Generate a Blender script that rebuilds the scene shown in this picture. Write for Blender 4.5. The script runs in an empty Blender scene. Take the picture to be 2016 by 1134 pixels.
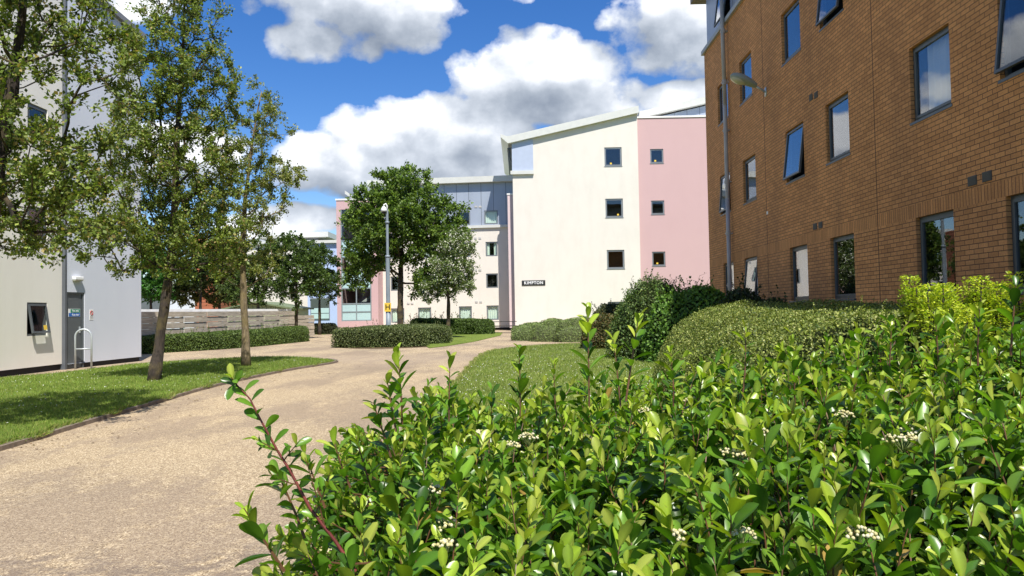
import bpy, math, random
import numpy as np
from mathutils import Vector, Matrix
random.seed(7); rng = np.random.default_rng(11)
R = math.radians
scene = bpy.context.scene
COL = scene.collection

# ------------------------------------------------------------------ camera
F = 1500.0; H = 1.30
yaw = R(-0.57); pitch = R(1.83); roll = R(1.0)
fwd = Vector((math.sin(-yaw)*-1*math.cos(pitch), math.cos(yaw)*math.cos(pitch), math.sin(pitch)))
right0 = fwd.cross(Vector((0, 0, 1))).normalized(); up0 = right0.cross(fwd)
right = math.cos(roll)*right0 - math.sin(roll)*up0
up = math.sin(roll)*right0 + math.cos(roll)*up0
CAM = Vector((0, 0, H))
cd = bpy.data.cameras.new('camera'); cam = bpy.data.objects.new('camera', cd); COL.objects.link(cam)
cd.sensor_width = 36; cd.lens = F/2016*36; cd.clip_start = 0.05; cd.clip_end = 3000
M = Matrix((right, up, -fwd)).transposed().to_4x4(); M.translation = CAM
cam.matrix_world = M
scene.camera = cam
def ray(px, py): return (fwd*F + right*(px-1008) - up*(py-567)).normalized()
def onY(px, py, Y):
    d = ray(px, py); return CAM + d*(Y/d.y)
def onX(px, py, X):
    d = ray(px, py); return CAM + d*(X/d.x)
def onG(px, py, z=0.0):
    d = ray(px, py); return CAM + d*((z-H)/d.z)
def onP(px, py, P, n):
    d = ray(px, py); return CAM + d*((P-CAM).dot(n)/d.dot(n))
def baseX(px, Y): # world X for a vertical seen at px on the horizon
    hy = 615-(px-1023)*0.0175
    return onY(px, hy, Y).x

# ------------------------------------------------------------------ materials
def mat(name):
    m = bpy.data.materials.new(name); m.use_nodes = True
    nt = m.node_tree; return m, nt, nt.nodes['Principled BSDF']
def N(nt, t, **kw):
    n = nt.nodes.new(t)
    for k, v in kw.items():
        if k in n.inputs.keys() if isinstance(k, str) else False: n.inputs[k].default_value = v
        else: setattr(n, k, v)
    return n
def c4(c): return (c[0], c[1], c[2], 1)
def ramp(nt, fac, stops):
    r = nt.nodes.new('ShaderNodeValToRGB'); e = r.color_ramp.elements
    while len(e) < len(stops): e.new(0.5)
    for i, (p, c) in enumerate(stops): e[i].position = p; e[i].color = c4(c) if not isinstance(c, float) else (c, c, c, 1)
    nt.links.new(fac, r.inputs[0]); return r.outputs[0]
def noise(nt, vec, scale, detail=4, rough=0.55):
    n = nt.nodes.new('ShaderNodeTexNoise'); n.inputs['Scale'].default_value = scale
    n.inputs['Detail'].default_value = detail; n.inputs['Roughness'].default_value = rough
    if vec is not None: nt.links.new(vec, n.inputs['Vector'])
    return n.outputs['Fac']
def objco(nt, sc=(1, 1, 1), rot=(0, 0, 0)):
    t = nt.nodes.new('ShaderNodeTexCoord'); m = nt.nodes.new('ShaderNodeMapping')
    m.inputs['Scale'].default_value = sc; m.inputs['Rotation'].default_value = rot
    nt.links.new(t.outputs['Object'], m.inputs['Vector']); return m.outputs['Vector']
def mixc(nt, fac, a, b, mode='MIX'):
    m = nt.nodes.new('ShaderNodeMix'); m.data_type = 'RGBA'; m.blend_type = mode
    for s, v in ((0, fac), (6, a), (7, b)):
        if isinstance(v, (int, float)): m.inputs[s].default_value = v
        elif isinstance(v, tuple): m.inputs[s].default_value = c4(v)
        else: nt.links.new(v, m.inputs[s])
    return m.outputs[2]
def mth(nt, op, a, b=None, c=None, clamp=False):
    m = nt.nodes.new('ShaderNodeMath'); m.operation = op; m.use_clamp = clamp
    for i, v in enumerate((a, b, c)):
        if v is None: continue
        if isinstance(v, (int, float)): m.inputs[i].default_value = v
        else: nt.links.new(v, m.inputs[i])
    return m.outputs[0]
def bump(nt, p, h, strength=0.3, dist=0.01):
    b = nt.nodes.new('ShaderNodeBump'); b.inputs['Strength'].default_value = strength; b.inputs['Distance'].default_value = dist
    nt.links.new(h, b.inputs['Height']); nt.links.new(b.outputs[0], p.inputs['Normal'])
def simple(name, col, rough=0.6, metal=0.0, var=0.12, sc=3.0, spec=0.5):
    m, nt, p = mat(name); v = objco(nt)
    f = noise(nt, v, sc, 5)
    col2 = tuple(c*(1-var) for c in col); col3 = tuple(min(1, c*(1+var)) for c in col)
    nt.links.new(ramp(nt, f, [(0.3, col2), (0.7, col3)]), p.inputs['Base Color'])
    p.inputs['Roughness'].default_value = rough; p.inputs['Metallic'].default_value = metal
    p.inputs['Specular IOR Level'].default_value = spec
    return m
def plaster(name, col, dirt=0.10, dirtc=(0.55, 0.50, 0.46)):
    m, nt, p = mat(name)
    v = objco(nt); vs = objco(nt, (0.8, 0.8, 0.35))
    f1 = noise(nt, v, 0.35, 6, 0.6); f2 = noise(nt, vs, 1.6, 5, 0.6); f3 = noise(nt, v, 90, 2)
    base = mixc(nt, mth(nt, 'MULTIPLY', ramp(nt, f2, [(0.45, 0.0), (0.75, 1.0)]), dirt), col, tuple(a*b for a, b in zip(col, dirtc)))
    base = mixc(nt, mth(nt, 'MULTIPLY', ramp(nt, f1, [(0.40, 0.0), (0.7, 1.0)]), dirt), base, tuple(a*0.8 for a in col))
    nt.links.new(base, p.inputs['Base Color']); p.inputs['Roughness'].default_value = 0.9
    p.inputs['Specular IOR Level'].default_value = 0.2
    bump(nt, p, f3, 0.25, 0.004); return m
cream = plaster('cream_render', (0.70, 0.655, 0.585), 0.14)
pink = plaster('pink_render', (0.545, 0.365, 0.362), 0.10, (0.8, 0.75, 0.75))
pale_pink = plaster('pale_pink_render', (0.62, 0.50, 0.50), 0.10)
blue_r = plaster('blue_render', (0.63, 0.655, 0.715), 0.22, (0.8, 0.8, 0.85))
cream_l = plaster('cream_render_near', (0.90, 0.855, 0.775), 0.22, (0.78, 0.74, 0.70))
sky_r = plaster('pale_blue_render', (0.42, 0.52, 0.75), 0.1)
dark_r = simple('dark_trim', (0.035, 0.038, 0.042), 0.6)
plinth_m = simple('plinth', (0.02, 0.016, 0.015), 0.8)
frame_m = simple('window_frame', (0.075, 0.085, 0.09), 0.4, 0.0, 0.08)
frame_l = simple('light_window_frame', (0.22, 0.24, 0.25), 0.4, 0.2, 0.08)
fascia_m = simple('fascia', (0.58, 0.58, 0.54), 0.45, 0.0, 0.05)
soffit_m = simple('soffit', (0.30, 0.29, 0.26), 0.6)
white_m = simple('white_panel', (0.78, 0.78, 0.76), 0.4, 0, 0.04)
galv = simple('galvanised', (0.50, 0.54, 0.56), 0.42, 0.35, 0.1, 6)
pipe_m = simple('grey_pipe', (0.40, 0.37, 0.34), 0.45, 0, 0.12, 2)
lamp_m = simple('lamp_grey', (0.30, 0.33, 0.27), 0.5)
yellow_m = simple('yellow_sticker', (0.75, 0.50, 0.05), 0.5, 0, 0.03)
black_m = simple('black_board', (0.012, 0.012, 0.012), 0.5)
letter_m = simple('white_letter', (0.85, 0.85, 0.85), 0.5, 0, 0.02)
green_s = simple('sign_green', (0.02, 0.22, 0.12), 0.5, 0, .02)
blue_s = simple('sign_blue', (0.02, 0.12, 0.42), 0.5, 0, .02)
red_s = simple('sign_red', (0.5, 0.03, 0.03), 0.5, 0, .02)
wood_d = simple('dark_wood', (0.05, 0.045, 0.04), 0.8, 0, 0.2, 8)
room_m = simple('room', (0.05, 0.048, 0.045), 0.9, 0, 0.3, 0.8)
lens_m = simple('lamp_lens', (0.55, 0.53, 0.40), 0.15, 0, 0.05)

def clad(name, col, pitch, axis='x', rough=0.42):
    m, nt, p = mat(name); t = nt.nodes.new('ShaderNodeTexCoord'); s = nt.nodes.new('ShaderNodeSeparateXYZ')
    nt.links.new(t.outputs['Object'], s.inputs[0])
    o = {'x': s.outputs[0], 'y': s.outputs[1], 'z': s.outputs[2]}[axis]
    fr = mth(nt, 'FRACT', mth(nt, 'DIVIDE', o, pitch))
    line = mth(nt, 'LESS_THAN', fr, 0.035/pitch if pitch > .6 else 0.12)
    f = noise(nt, objco(nt, (1, 1, .3)), 0.9, 4)
    b = ramp(nt, f, [(0.3, tuple(c*0.9 for c in col)), (0.7, tuple(c*1.06 for c in col))])
    nt.links.new(mixc(nt, line, b, tuple(c*0.35 for c in col)), p.inputs['Base Color'])
    p.inputs['Roughness'].default_value = rough; p.inputs['Metallic'].default_value = 0.15
    bump(nt, p, mth(nt, 'SUBTRACT', 1.0, line), 0.5, 0.02); return m
clad_g = clad('grey_cladding', (0.34, 0.38, 0.45), 0.93)
clad_b = clad('blue_cladding', (0.30, 0.34, 0.42), 1.6, 'y', 0.3)
terra = clad('terracotta', (0.40, 0.13, 0.06), 0.28, 'z', 0.7)
shed_m = clad('green_shed', (0.45, 0.52, 0.30), 0.30)

# brick wall: object coords, X constant, (Y, Z)
def brick_mat():
    m, nt, p = mat('brown_brick')
    t = nt.nodes.new('ShaderNodeTexCoord'); s = nt.nodes.new('ShaderNodeSeparateXYZ'); nt.links.new(t.outputs['Object'], s.inputs[0])
    along = mth(nt, 'ADD', s.outputs[1], s.outputs[0]); z = s.outputs[2]
    def br(a, b, w, h):
        c = nt.nodes.new('ShaderNodeCombineXYZ'); nt.links.new(a, c.inputs[0]); nt.links.new(b, c.inputs[1])
        k = nt.nodes.new('ShaderNodeTexBrick'); nt.links.new(c.outputs[0], k.inputs['Vector'])
        k.inputs['Scale'].default_value = 1; k.inputs['Mortar Size'].default_value = 0.0058; k.inputs['Mortar Smooth'].default_value = 0.35
        k.inputs['Brick Width'].default_value = w; k.inputs['Row Height'].default_value = h; k.inputs['Bias'].default_value = -0.1
        k.inputs['Color1'].default_value = (0.70, 0.33, 0.125, 1); k.inputs['Color2'].default_value = (0.53, 0.24, 0.088, 1)
        k.inputs['Mortar'].default_value = (0.15, 0.085, 0.05, 1); return k
    k1 = br(along, z, 0.225, 0.075)
    k2 = br(z, along, 0.45, 0.075)
    k2.offset = 0.0
    # soldier band
    band = mth(nt, 'MULTIPLY', mth(nt, 'GREATER_THAN', z, BAND0), mth(nt, 'LESS_THAN', z, BAND0+0.225))
    col = mixc(nt, band, k1.outputs['Color'], k2.outputs['Color'])
    mort = mixc(nt, band, k1.outputs['Fac'], k2.outputs['Fac'])
    f = noise(nt, t.outputs['Object'], 0.5, 6, 0.65); g = noise(nt, t.outputs['Object'], 35, 3, 0.7)
    col = mixc(nt, 1.0, col, ramp(nt, f, [(0.3, (0.80, 0.80, 0.80)), (0.7, (1.16, 1.14, 1.10))]), 'MULTIPLY')
    col = mixc(nt, 0.8, col, ramp(nt, g, [(0.3, (0.78, 0.78, 0.78)), (0.7, (1.18, 1.18, 1.18))]), 'MULTIPLY')
    vs = objco(nt, (1, 1, .12)); st = noise(nt, vs, 1.3, 5, .6)
    col = mixc(nt, mth(nt, 'MULTIPLY', ramp(nt, st, [(0.52, 0.0), (0.8, 1.0)]), 0.25), col, (0.15, 0.085, 0.055))
    nt.links.new(col, p.inputs['Base Color']); p.inputs['Roughness'].default_value = 0.85; p.inputs['Specular IOR Level'].default_value = 0.25
    h = mth(nt, 'ADD', mth(nt, 'MULTIPLY', mth(nt, 'SUBTRACT', 1.0, mort), 1.0), mth(nt, 'MULTIPLY', g, 0.25))
    bump(nt, p, h, 0.9, 0.012); return m

def glass_mat(name, tint=(0.75, 0.85, 0.85), boost=1.2, rough=0.0):
    m = bpy.data.materials.new(name); m.use_nodes = True; nt = m.node_tree; nt.nodes.clear()
    o = nt.nodes.new('ShaderNodeOutputMaterial'); g = nt.nodes.new('ShaderNodeBsdfGlossy'); g.inputs['Roughness'].default_value = rough
    t = nt.nodes.new('ShaderNodeBsdfTransparent'); t.inputs[0].default_value = c4(tint)
    f = nt.nodes.new('ShaderNodeFresnel'); ge = nt.nodes.new('ShaderNodeNewGeometry'); nt.links.new(mth(nt, 'SUBTRACT', 1.5, mth(nt, 'MULTIPLY', ge.outputs['Backfacing'], 1.5-1/1.5)), f.inputs[0])
    mx = nt.nodes.new('ShaderNodeMixShader')
    nt.links.new(mth(nt, 'MULTIPLY', f.outputs[0], boost, clamp=True), mx.inputs[0])
    b = nt.nodes.new('ShaderNodeBump'); b.inputs['Strength'].default_value = 0.03; b.inputs['Distance'].default_value = 0.02
    nt.links.new(noise(nt, objco(nt), 1.2, 2), b.inputs['Height']); nt.links.new(b.outputs[0], g.inputs['Normal'])
    nt.links.new(t.outputs[0], mx.inputs[1]); nt.links.new(g.outputs[0], mx.inputs[2]); nt.links.new(mx.outputs[0], o.inputs[0]); return m
glass = glass_mat('window_glass', (0.95, 0.98, 0.97), 1.1)
glass_w = glass_mat('plain_window_glass', (0.93, 0.96, 0.95), 0.25)
glass_c = glass_mat('coated_window_glass', (0.85, 0.88, 0.90), 1.9)
panel_g = simple('teal_panel', (0.42, 0.58, 0.58), 0.15, 0, 0.04)
curtain_m, _nt, _p = mat('net_curtain'); _p.inputs['Base Color'].default_value = (0.68, 0.76, 0.66, 1); _p.inputs['Roughness'].default_value = .9
curtain_w, _nt, _p = mat('white_curtain'); _p.inputs['Base Color'].default_value = (0.80, 0.78, 0.76, 1); _p.inputs['Roughness'].default_value = .9

def leaf_mat(name, rough=0.5, trans=0.35, spec=0.4, tr_tint=(1.25, 1.35, 0.5)):
    m = bpy.data.materials.new(name); m.use_nodes = True; nt = m.node_tree; p = nt.nodes['Principled BSDF']; o = nt.nodes['Material Output']
    a = nt.nodes.new('ShaderNodeVertexColor'); a.layer_name = 'Col'
    nt.links.new(a.outputs[0], p.inputs['Base Color']); p.inputs['Roughness'].default_value = rough; p.inputs['Specular IOR Level'].default_value = spec
    if trans > 0:
        t = nt.nodes.new('ShaderNodeBsdfTranslucent'); nt.links.new(mixc(nt, 1.0, a.outputs[0], tr_tint, 'MULTIPLY'), t.inputs[0])
        mx = nt.nodes.new('ShaderNodeMixShader'); mx.inputs[0].default_value = trans
        nt.links.new(p.outputs[0], mx.inputs[1]); nt.links.new(t.outputs[0], mx.inputs[2]); nt.links.new(mx.outputs[0], o.inputs[0])
    return m
leaf_m = leaf_mat('tree_leaf', 0.5, 0.35)
hedge_leaf = leaf_mat('hedge_leaf', 0.55, 0.25)
gloss_leaf = leaf_mat('glossy_leaf', 0.30, 0.33, 0.42, (1.2, 1.35, 0.35))
grass_m = leaf_mat('grass_blade', 0.6, 0.3, 0.3)
flower_m = leaf_mat('flower', 0.6, 0.1, 0.3, (1, 1, 1))
def bark_mat(name, c1, c2, moss=0.0):
    m, nt, p = mat(name); v = objco(nt, (1, 1, 0.25)); f = noise(nt, v, 22, 6, 0.7); g = noise(nt, objco(nt), 3, 4)
    col = ramp(nt, f, [(0.35, c1), (0.65, c2)])
    if moss: col = mixc(nt, mth(nt, 'MULTIPLY', ramp(nt, g, [(0.45, 0.0), (0.6, 1.0)]), moss), col, (0.17, 0.13, 0.04))
    nt.links.new(col, p.inputs['Base Color']); p.inputs['Roughness'].default_value = 0.95; bump(nt, p, f, 0.9, 0.03); return m
bark = bark_mat('bark', (0.016, 0.012, 0.009), (0.060, 0.044, 0.034), 0.4)
bark_y = bark_mat('lichen_bark', (0.08, 0.06, 0.035), (0.26, 0.20, 0.12), 0.5)
twig_m = simple('twig', (0.04, 0.032, 0.02), 0.9, 0, .3, 10)
body_m = simple('shrub_shade_fill', (0.018, 0.024, 0.008), 1.0, 0, 0.4, 12, 0.05)  # near-black filler: shade between the leaves put into its colour
stem_m = simple('red_stem', (0.15, 0.03, 0.025), 0.45, 0, .3, 30)
shoot_m = simple('shoot_stem', (0.12, 0.055, 0.025), 0.5, 0, .4, 30)
wood_grey = None
def fence_mat():
    m, nt, p = mat('weathered_boards'); v = objco(nt, (0.5, 0.5, 6)); f = noise(nt, v, 3.5, 6, .7); g = noise(nt, objco(nt), 0.9, 3)
    col = ramp(nt, f, [(0.3, (0.27, 0.225, 0.17)), (0.7, (0.58, 0.51, 0.41))])
    col = mixc(nt, 0.6, col, ramp(nt, g, [(0.3, (0.75, 0.75, 0.75)), (0.7, (1.2, 1.18, 1.12))]), 'MULTIPLY')
    nt.links.new(col, p.inputs['Base Color']); p.inputs['Roughness'].default_value = 0.9; return m
fence_m = fence_mat()

def path_mat():
    m, nt, p = mat('gravel_path'); v = objco(nt)
    vo = nt.nodes.new('ShaderNodeTexVoronoi'); vo.inputs['Scale'].default_value = 150; nt.links.new(v, vo.inputs['Vector'])
    vo2 = nt.nodes.new('ShaderNodeTexVoronoi'); vo2.inputs['Scale'].default_value = 75; nt.links.new(v, vo2.inputs['Vector'])
    sx = nt.nodes.new('ShaderNodeSeparateColor'); nt.links.new(vo.outputs['Color'], sx.inputs[0])
    sx2 = nt.nodes.new('ShaderNodeSeparateColor'); nt.links.new(vo2.outputs['Color'], sx2.inputs[0])
    stone = ramp(nt, sx.outputs[0], [(0.0, (0.12, 0.088, 0.058)), (0.3, (0.285, 0.213, 0.135)), (0.65, (0.42, 0.328, 0.212)), (1.0, (0.62, 0.51, 0.35))])
    bright = ramp(nt, sx2.outputs[1], [(0.86, 0.0), (0.90, 1.0)])
    stone = mixc(nt, mth(nt, 'MULTIPLY', bright, 0.6), stone, (0.72, 0.60, 0.42))
    w = noise(nt, objco(nt, (0.55, 0.22, 1), (0, 0, R(28))), 1.2, 6, 0.65)
    w2 = noise(nt, objco(nt, (1, 1, 1)), 7, 5, 0.7)
    wear = ramp(nt, mth(nt, 'ADD', mth(nt, 'MULTIPLY', w, 0.75), mth(nt, 'MULTIPLY', w2, 0.25)), [(0.47, 0.0), (0.55, 1.0)])
    col = mixc(nt, mth(nt, 'MULTIPLY', wear, 0.72), stone, mixc(nt, 0.72, stone, (0.20, 0.155, 0.125)))
    big = noise(nt, v, 0.25, 3)
    col = mixc(nt, 1.0, col, ramp(nt, big, [(0.3, (0.92, 0.92, 0.92)), (0.7, (1.12, 1.10, 1.06))]), 'MULTIPLY')
    # greyer, worn band where the paths meet
    s = nt.nodes.new('ShaderNodeSeparateXYZ'); nt.links.new(v, s.inputs[0])
    d1 = mth(nt, 'ABSOLUTE', mth(nt, 'ADD', mth(nt, 'SUBTRACT', s.outputs[1], 23.5), mth(nt, 'MULTIPLY', w, 3.0)))
    near = ramp(nt, mth(nt, 'DIVIDE', d1, 4.0), [(0.2, 1.0), (0.9, 0.0)])
    col = mixc(nt, mth(nt, 'MULTIPLY', mth(nt, 'MULTIPLY', near, ramp(nt, w2, [(0.35, 0.2), (0.6, 1.0)])), 0.55), col, (0.30, 0.24, 0.19))
    d2 = ramp(nt, mth(nt, 'ADD', mth(nt, 'DIVIDE', s.outputs[1], 8.5), mth(nt, 'MULTIPLY', w, 0.9)), [(0.95, 1.0), (1.3, 0.0)])
    col = mixc(nt, mth(nt, 'MULTIPLY', mth(nt, 'MULTIPLY', d2, ramp(nt, w2, [(0.40, 0.0), (0.56, 1.0)])), 0.55), col, (0.14, 0.11, 0.095))
    nt.links.new(col, p.inputs['Base Color']); p.inputs['Roughness'].default_value = 0.9; p.inputs['Specular IOR Level'].default_value = 0.2
    bump(nt, p, vo.outputs['Distance'], 0.5, 0.006); return m
def grass_ground(name, a, b):
    m, nt, p = mat(name); v = objco(nt); f = noise(nt, v, 1.4, 7, 0.7); g = noise(nt, v, 60, 3, 0.7)
    col = ramp(nt, f, [(0.3, a), (0.7, b)])
    col = mixc(nt, 0.8, col, ramp(nt, g, [(0.3, (0.6, 0.6, 0.5)), (0.7, (1.35, 1.35, 1.2))]), 'MULTIPLY')
    nt.links.new(col, p.inputs['Base Color']); p.inputs['Roughness'].default_value = 1; p.inputs['Specular IOR Level'].default_value = .1
    bump(nt, p, g, 0.8, 0.03); return m
path_m = path_mat()
lawn_m = grass_ground('lawn_ground', (0.11, 0.165, 0.03), (0.19, 0.24, 0.055))
earth_m = grass_ground('earth', (0.10, 0.07, 0.045), (0.18, 0.13, 0.08))
kerb_m = simple('edging', (0.19, 0.15, 0.115), 0.9, 0, .3, 9)

# ------------------------------------------------------------------ mesh helpers
def link(o, parent=None):
    COL.objects.link(o)
    if parent is not None: o.parent = parent
    return o
def clean(m):
    return m
def mesh_np(name, V, Fc, m, parent=None, col=None, smooth=False, base=None):
    V = np.asarray(V, dtype=np.float32).reshape(-1, 3).copy(); Fc = np.asarray(Fc, dtype=np.int32)
    if base is not None: V -= np.array(base, dtype=np.float32)
    me = bpy.data.meshes.new(name); k = Fc.shape[1]
    me.vertices.add(len(V)); me.vertices.foreach_set('co', V.ravel())
    me.loops.add(Fc.size); me.loops.foreach_set('vertex_index', Fc.ravel())
    me.polygons.add(len(Fc)); me.polygons.foreach_set('loop_start', np.arange(0, Fc.size, k, dtype=np.int32))
    if smooth: me.polygons.foreach_set('use_smooth', np.ones(len(Fc), dtype=bool))
    me.update(calc_edges=True)
    if col is not None:
        at = me.color_attributes.new('Col', 'FLOAT_COLOR', 'POINT')
        c = np.ones((len(V), 4), dtype=np.float32); c[:, :3] = col; at.data.foreach_set('color', c.ravel())
    me.materials.append(m)
    o = bpy.data.objects.new(name, me); return link(o, parent)
class MB:
    def __init__(s): s.v = []; s.f = []
    def poly(s, pts):
        i = len(s.v); s.v += [tuple(p) for p in pts]; s.f.append(tuple(range(i, i+len(pts))))
    def hexa(s, p):   # 8 points: bottom 0-3, top 4-7
        i = len(s.v); s.v += [tuple(q) for q in p]
        for q in ((3, 2, 1, 0), (4, 5, 6, 7), (0, 1, 5, 4), (1, 2, 6, 5), (2, 3, 7, 6), (3, 0, 4, 7)): s.f.append(tuple(i+k for k in q))
    def box(s, x0, x1, y0, y1, z0, z1):
        s.hexa([(x0, y0, z0), (x1, y0, z0), (x1, y1, z0), (x0, y1, z0), (x0, y0, z1), (x1, y0, z1), (x1, y1, z1), (x0, y1, z1)])
    def fbox(s, fr, u0, u1, v0, v1, z0, z1):
        s.hexa([fr(u0, v0, z0), fr(u1, v0, z0), fr(u1, v1, z0), fr(u0, v1, z0), fr(u0, v0, z1), fr(u1, v0, z1), fr(u1, v1, z1), fr(u0, v1, z1)])
    def tube(s, pts, rad, n=8, cap=True):
        pts = [Vector(p) for p in pts]
        if isinstance(rad, (int, float)): rad = [rad]*len(pts)
        i0 = len(s.v); ref = None
        for i, p in enumerate(pts):
            d = (pts[min(i+1, len(pts)-1)]-pts[max(i-1, 0)]).normalized()
            if ref is None: ref = d.orthogonal().normalized()
            a = (ref - d*ref.dot(d)).normalized(); ref = a; b = d.cross(a)
            for k in range(n):
                t = 2*math.pi*k/n; s.v.append(tuple(p+(a*math.cos(t)+b*math.sin(t))*rad[i]))
        for i in range(len(pts)-1):
            for k in range(n):
                a0 = i0+i*n+k; a1 = i0+i*n+(k+1) % n; s.f.append((a0, a1, a1+n, a0+n))
        if cap:
            s.f.append(tuple(i0+k for k in reversed(range(n)))); e = i0+(len(pts)-1)*n; s.f.append(tuple(e+k for k in range(n)))
    def build(s, name, m, parent=None, base=None, smooth=False, bevel=0):
        me = bpy.data.meshes.new(name)
        b = base if base is not None else (0, 0, 0)
        me.from_pydata([(v[0]-b[0], v[1]-b[1], v[2]-b[2]) for v in s.v], [], s.f)
        if smooth:
            for p in me.polygons: p.use_smooth = len(p.vertices) == 4
        me.materials.append(m); o = bpy.data.objects.new(name, me); link(o, parent)
        if bevel:
            md = o.modifiers.new('bevel', 'BEVEL'); md.width = bevel; md.segments = 2; md.limit_method = 'ANGLE'
        return o
def tag(o, label=None, cat=None, group=None, kind=None):
    if label: o['label'] = label
    if cat: o['category'] = cat
    if group: o['group'] = group
    if kind: o['kind'] = kind
    return o
def thing(name, base, label, cat, group=None):
    o = bpy.data.objects.new(name, None); o.location = base; o.empty_display_size = .2; COL.objects.link(o)
    return tag(o, label, cat, group)
class Frame:
    """wall frame: u along, v outward, z up"""
    def __init__(s, O, u, n): s.O = Vector(O); s.u = Vector(u).normalized(); s.n = Vector(n).normalized()
    def __call__(s, u, v, z): return s.O+s.u*u+s.n*v+Vector((0, 0, z))
    def px(s, x, y, v=0):
        P = onP(x, y, s.O+s.n*v, s.n); d = P-s.O; return d.dot(s.u), P.z
def wall_holes(mb, fr, u0, u1, z0, z1, holes, d=0.12):
    us = sorted({u0, u1, *[h[0] for h in holes], *[h[1] for h in holes]}); zs = sorted({z0, z1, *[h[2] for h in holes], *[h[3] for h in holes]})
    us = [u for u in us if u0 <= u <= u1]; zs = [z for z in zs if z0 <= z <= z1]
    for a, b in zip(us, us[1:]):
        for c, e in zip(zs, zs[1:]):
            mu, mz = (a+b)/2, (c+e)/2
            if any(h[0] < mu < h[1] and h[2] < mz < h[3] for h in holes): continue
            mb.poly([fr(a, 0, c), fr(b, 0, c), fr(b, 0, e), fr(a, 0, e)])
    for h in holes:
        a, b, c, e = h[:4]
        mb.poly([fr(a, 0, c), fr(a, 0, e), fr(a, -d, e), fr(a, -d, c)]); mb.poly([fr(b, 0, c), fr(b, -d, c), fr(b, -d, e), fr(b, 0, e)])
        mb.poly([fr(a, 0, e), fr(b, 0, e), fr(b, -d, e), fr(a, -d, e)]); mb.poly([fr(a, 0, c), fr(a, -d, c), fr(b, -d, c), fr(b, 0, c)])
def ring(mb, P, w, t):
    """rect ring; P(u,v,z) local map with u in 0..W, z in 0..Hh given via P.W,P.H"""
    W, Hh, f = P
    for (a, b, c, e) in ((0, w, 0, Hh), (W-w, W, 0, Hh), (w, W-w, 0, w), (w, W-w, Hh-w, Hh)):
        mb.hexa([f(a, 0, c), f(b, 0, c), f(b, t, c), f(a, t, c), f(a, 0, e), f(b, 0, e), f(b, t, e), f(a, t, e)])
def window(parent, base, fr, u0, u1, z0, z1, d=0.12, opn=0.0, fw=0.05, sw=0.045, fm=None, gm=None, curtain=None, cm=None, sill=0.0, sticker=False, label=None, mull=False, flip=False, room=1.6):
    fm = fm or frame_m; gm = gm or glass
    W, Hh = u1-u0, z1-z0
    f = lambda a, v, c: fr(u0+a, -d+v, z0+c)
    mb = MB(); ring(mb, (W, Hh, f), fw, 0.06)
    if mull: mb.fbox(fr, (u0+u1)/2-.025, (u0+u1)/2+.025, -d, -d+.06, z0+fw, z1-fw)
    o = mb.build('window', fm, parent, base)
    if label: o['label'] = label
    # sash, hinged at its top edge
    W2, H2 = W-2*fw, Hh-2*fw; ca, sa = math.cos(opn), math.sin(opn)
    def g(a, v, c):
        k = H2-c; vv = v+0.03
        return fr(u0+fw+a, -d+vv*ca+k*sa+(0.03 if opn else 0), z1-fw-k*ca+vv*sa)
    mb = MB(); ring(mb, (W2, H2, g), sw, 0.045); mb.build('sash', fm, o, base)
    mb = MB(); mb.hexa([g(sw-.004, .015, sw-.004), g(W2-sw+.004, .015, sw-.004), g(W2-sw+.004, .021, sw-.004), g(sw-.004, .021, sw-.004), g(sw-.004, .015, H2-sw+.004), g(W2-sw+.004, .015, H2-sw+.004), g(W2-sw+.004, .021, H2-sw+.004), g(sw-.004, .021, H2-sw+.004)])
    mb.build('pane', gm, o, base)
    if sill:
        mb = MB(); mb.fbox(fr, u0-.03, u1+.03, -d+.05, sill, z0-.045, z0-.003); mb.build('sill', fm, o, base)
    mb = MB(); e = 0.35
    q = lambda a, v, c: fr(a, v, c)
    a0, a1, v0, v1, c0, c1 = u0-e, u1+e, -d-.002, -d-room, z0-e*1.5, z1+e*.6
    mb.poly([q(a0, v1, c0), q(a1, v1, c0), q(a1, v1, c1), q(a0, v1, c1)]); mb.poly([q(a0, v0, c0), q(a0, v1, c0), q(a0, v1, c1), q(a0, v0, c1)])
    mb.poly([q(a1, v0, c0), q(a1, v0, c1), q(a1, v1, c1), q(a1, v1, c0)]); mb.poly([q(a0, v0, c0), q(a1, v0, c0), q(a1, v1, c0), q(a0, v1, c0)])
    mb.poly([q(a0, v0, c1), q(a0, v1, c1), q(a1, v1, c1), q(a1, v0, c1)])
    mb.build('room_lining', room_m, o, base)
    if curtain:
        for (s0, s1) in curtain:
            V = []; n = 28
            for i in range(n+1):
                t = i/n; a = u0+W*(s0+(s1-s0)*t); vv = -d-.07-.025*math.sin(t*(s1-s0)*W*38)-.01*math.sin(t*17)
                V.append(fr(a, vv, z0-.02)); V.append(fr(a, vv*1.0, z1+.02))
            mb = MB(); mb.v = [tuple(p) for p in V]
            for i in range(n): mb.f.append((2*i, 2*i+2, 2*i+3, 2*i+1))
            mb.build('curtain', cm or curtain_m, o, base, smooth=True)
    if sticker:
        mb = MB(); sx = W2*.68 if not flip else W2*.30
        mb.hexa([g(sx, .022, sw+.03), g(sx+.13, .022, sw+.03), g(sx+.13, .026, sw+.03), g(sx, .026, sw+.03), g(sx, .022, sw+.15), g(sx+.13, .022, sw+.15), g(sx+.13, .026, sw+.15), g(sx, .026, sw+.15)])
        mb.build('sticker', yellow_m, o, base)
    return o
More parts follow.
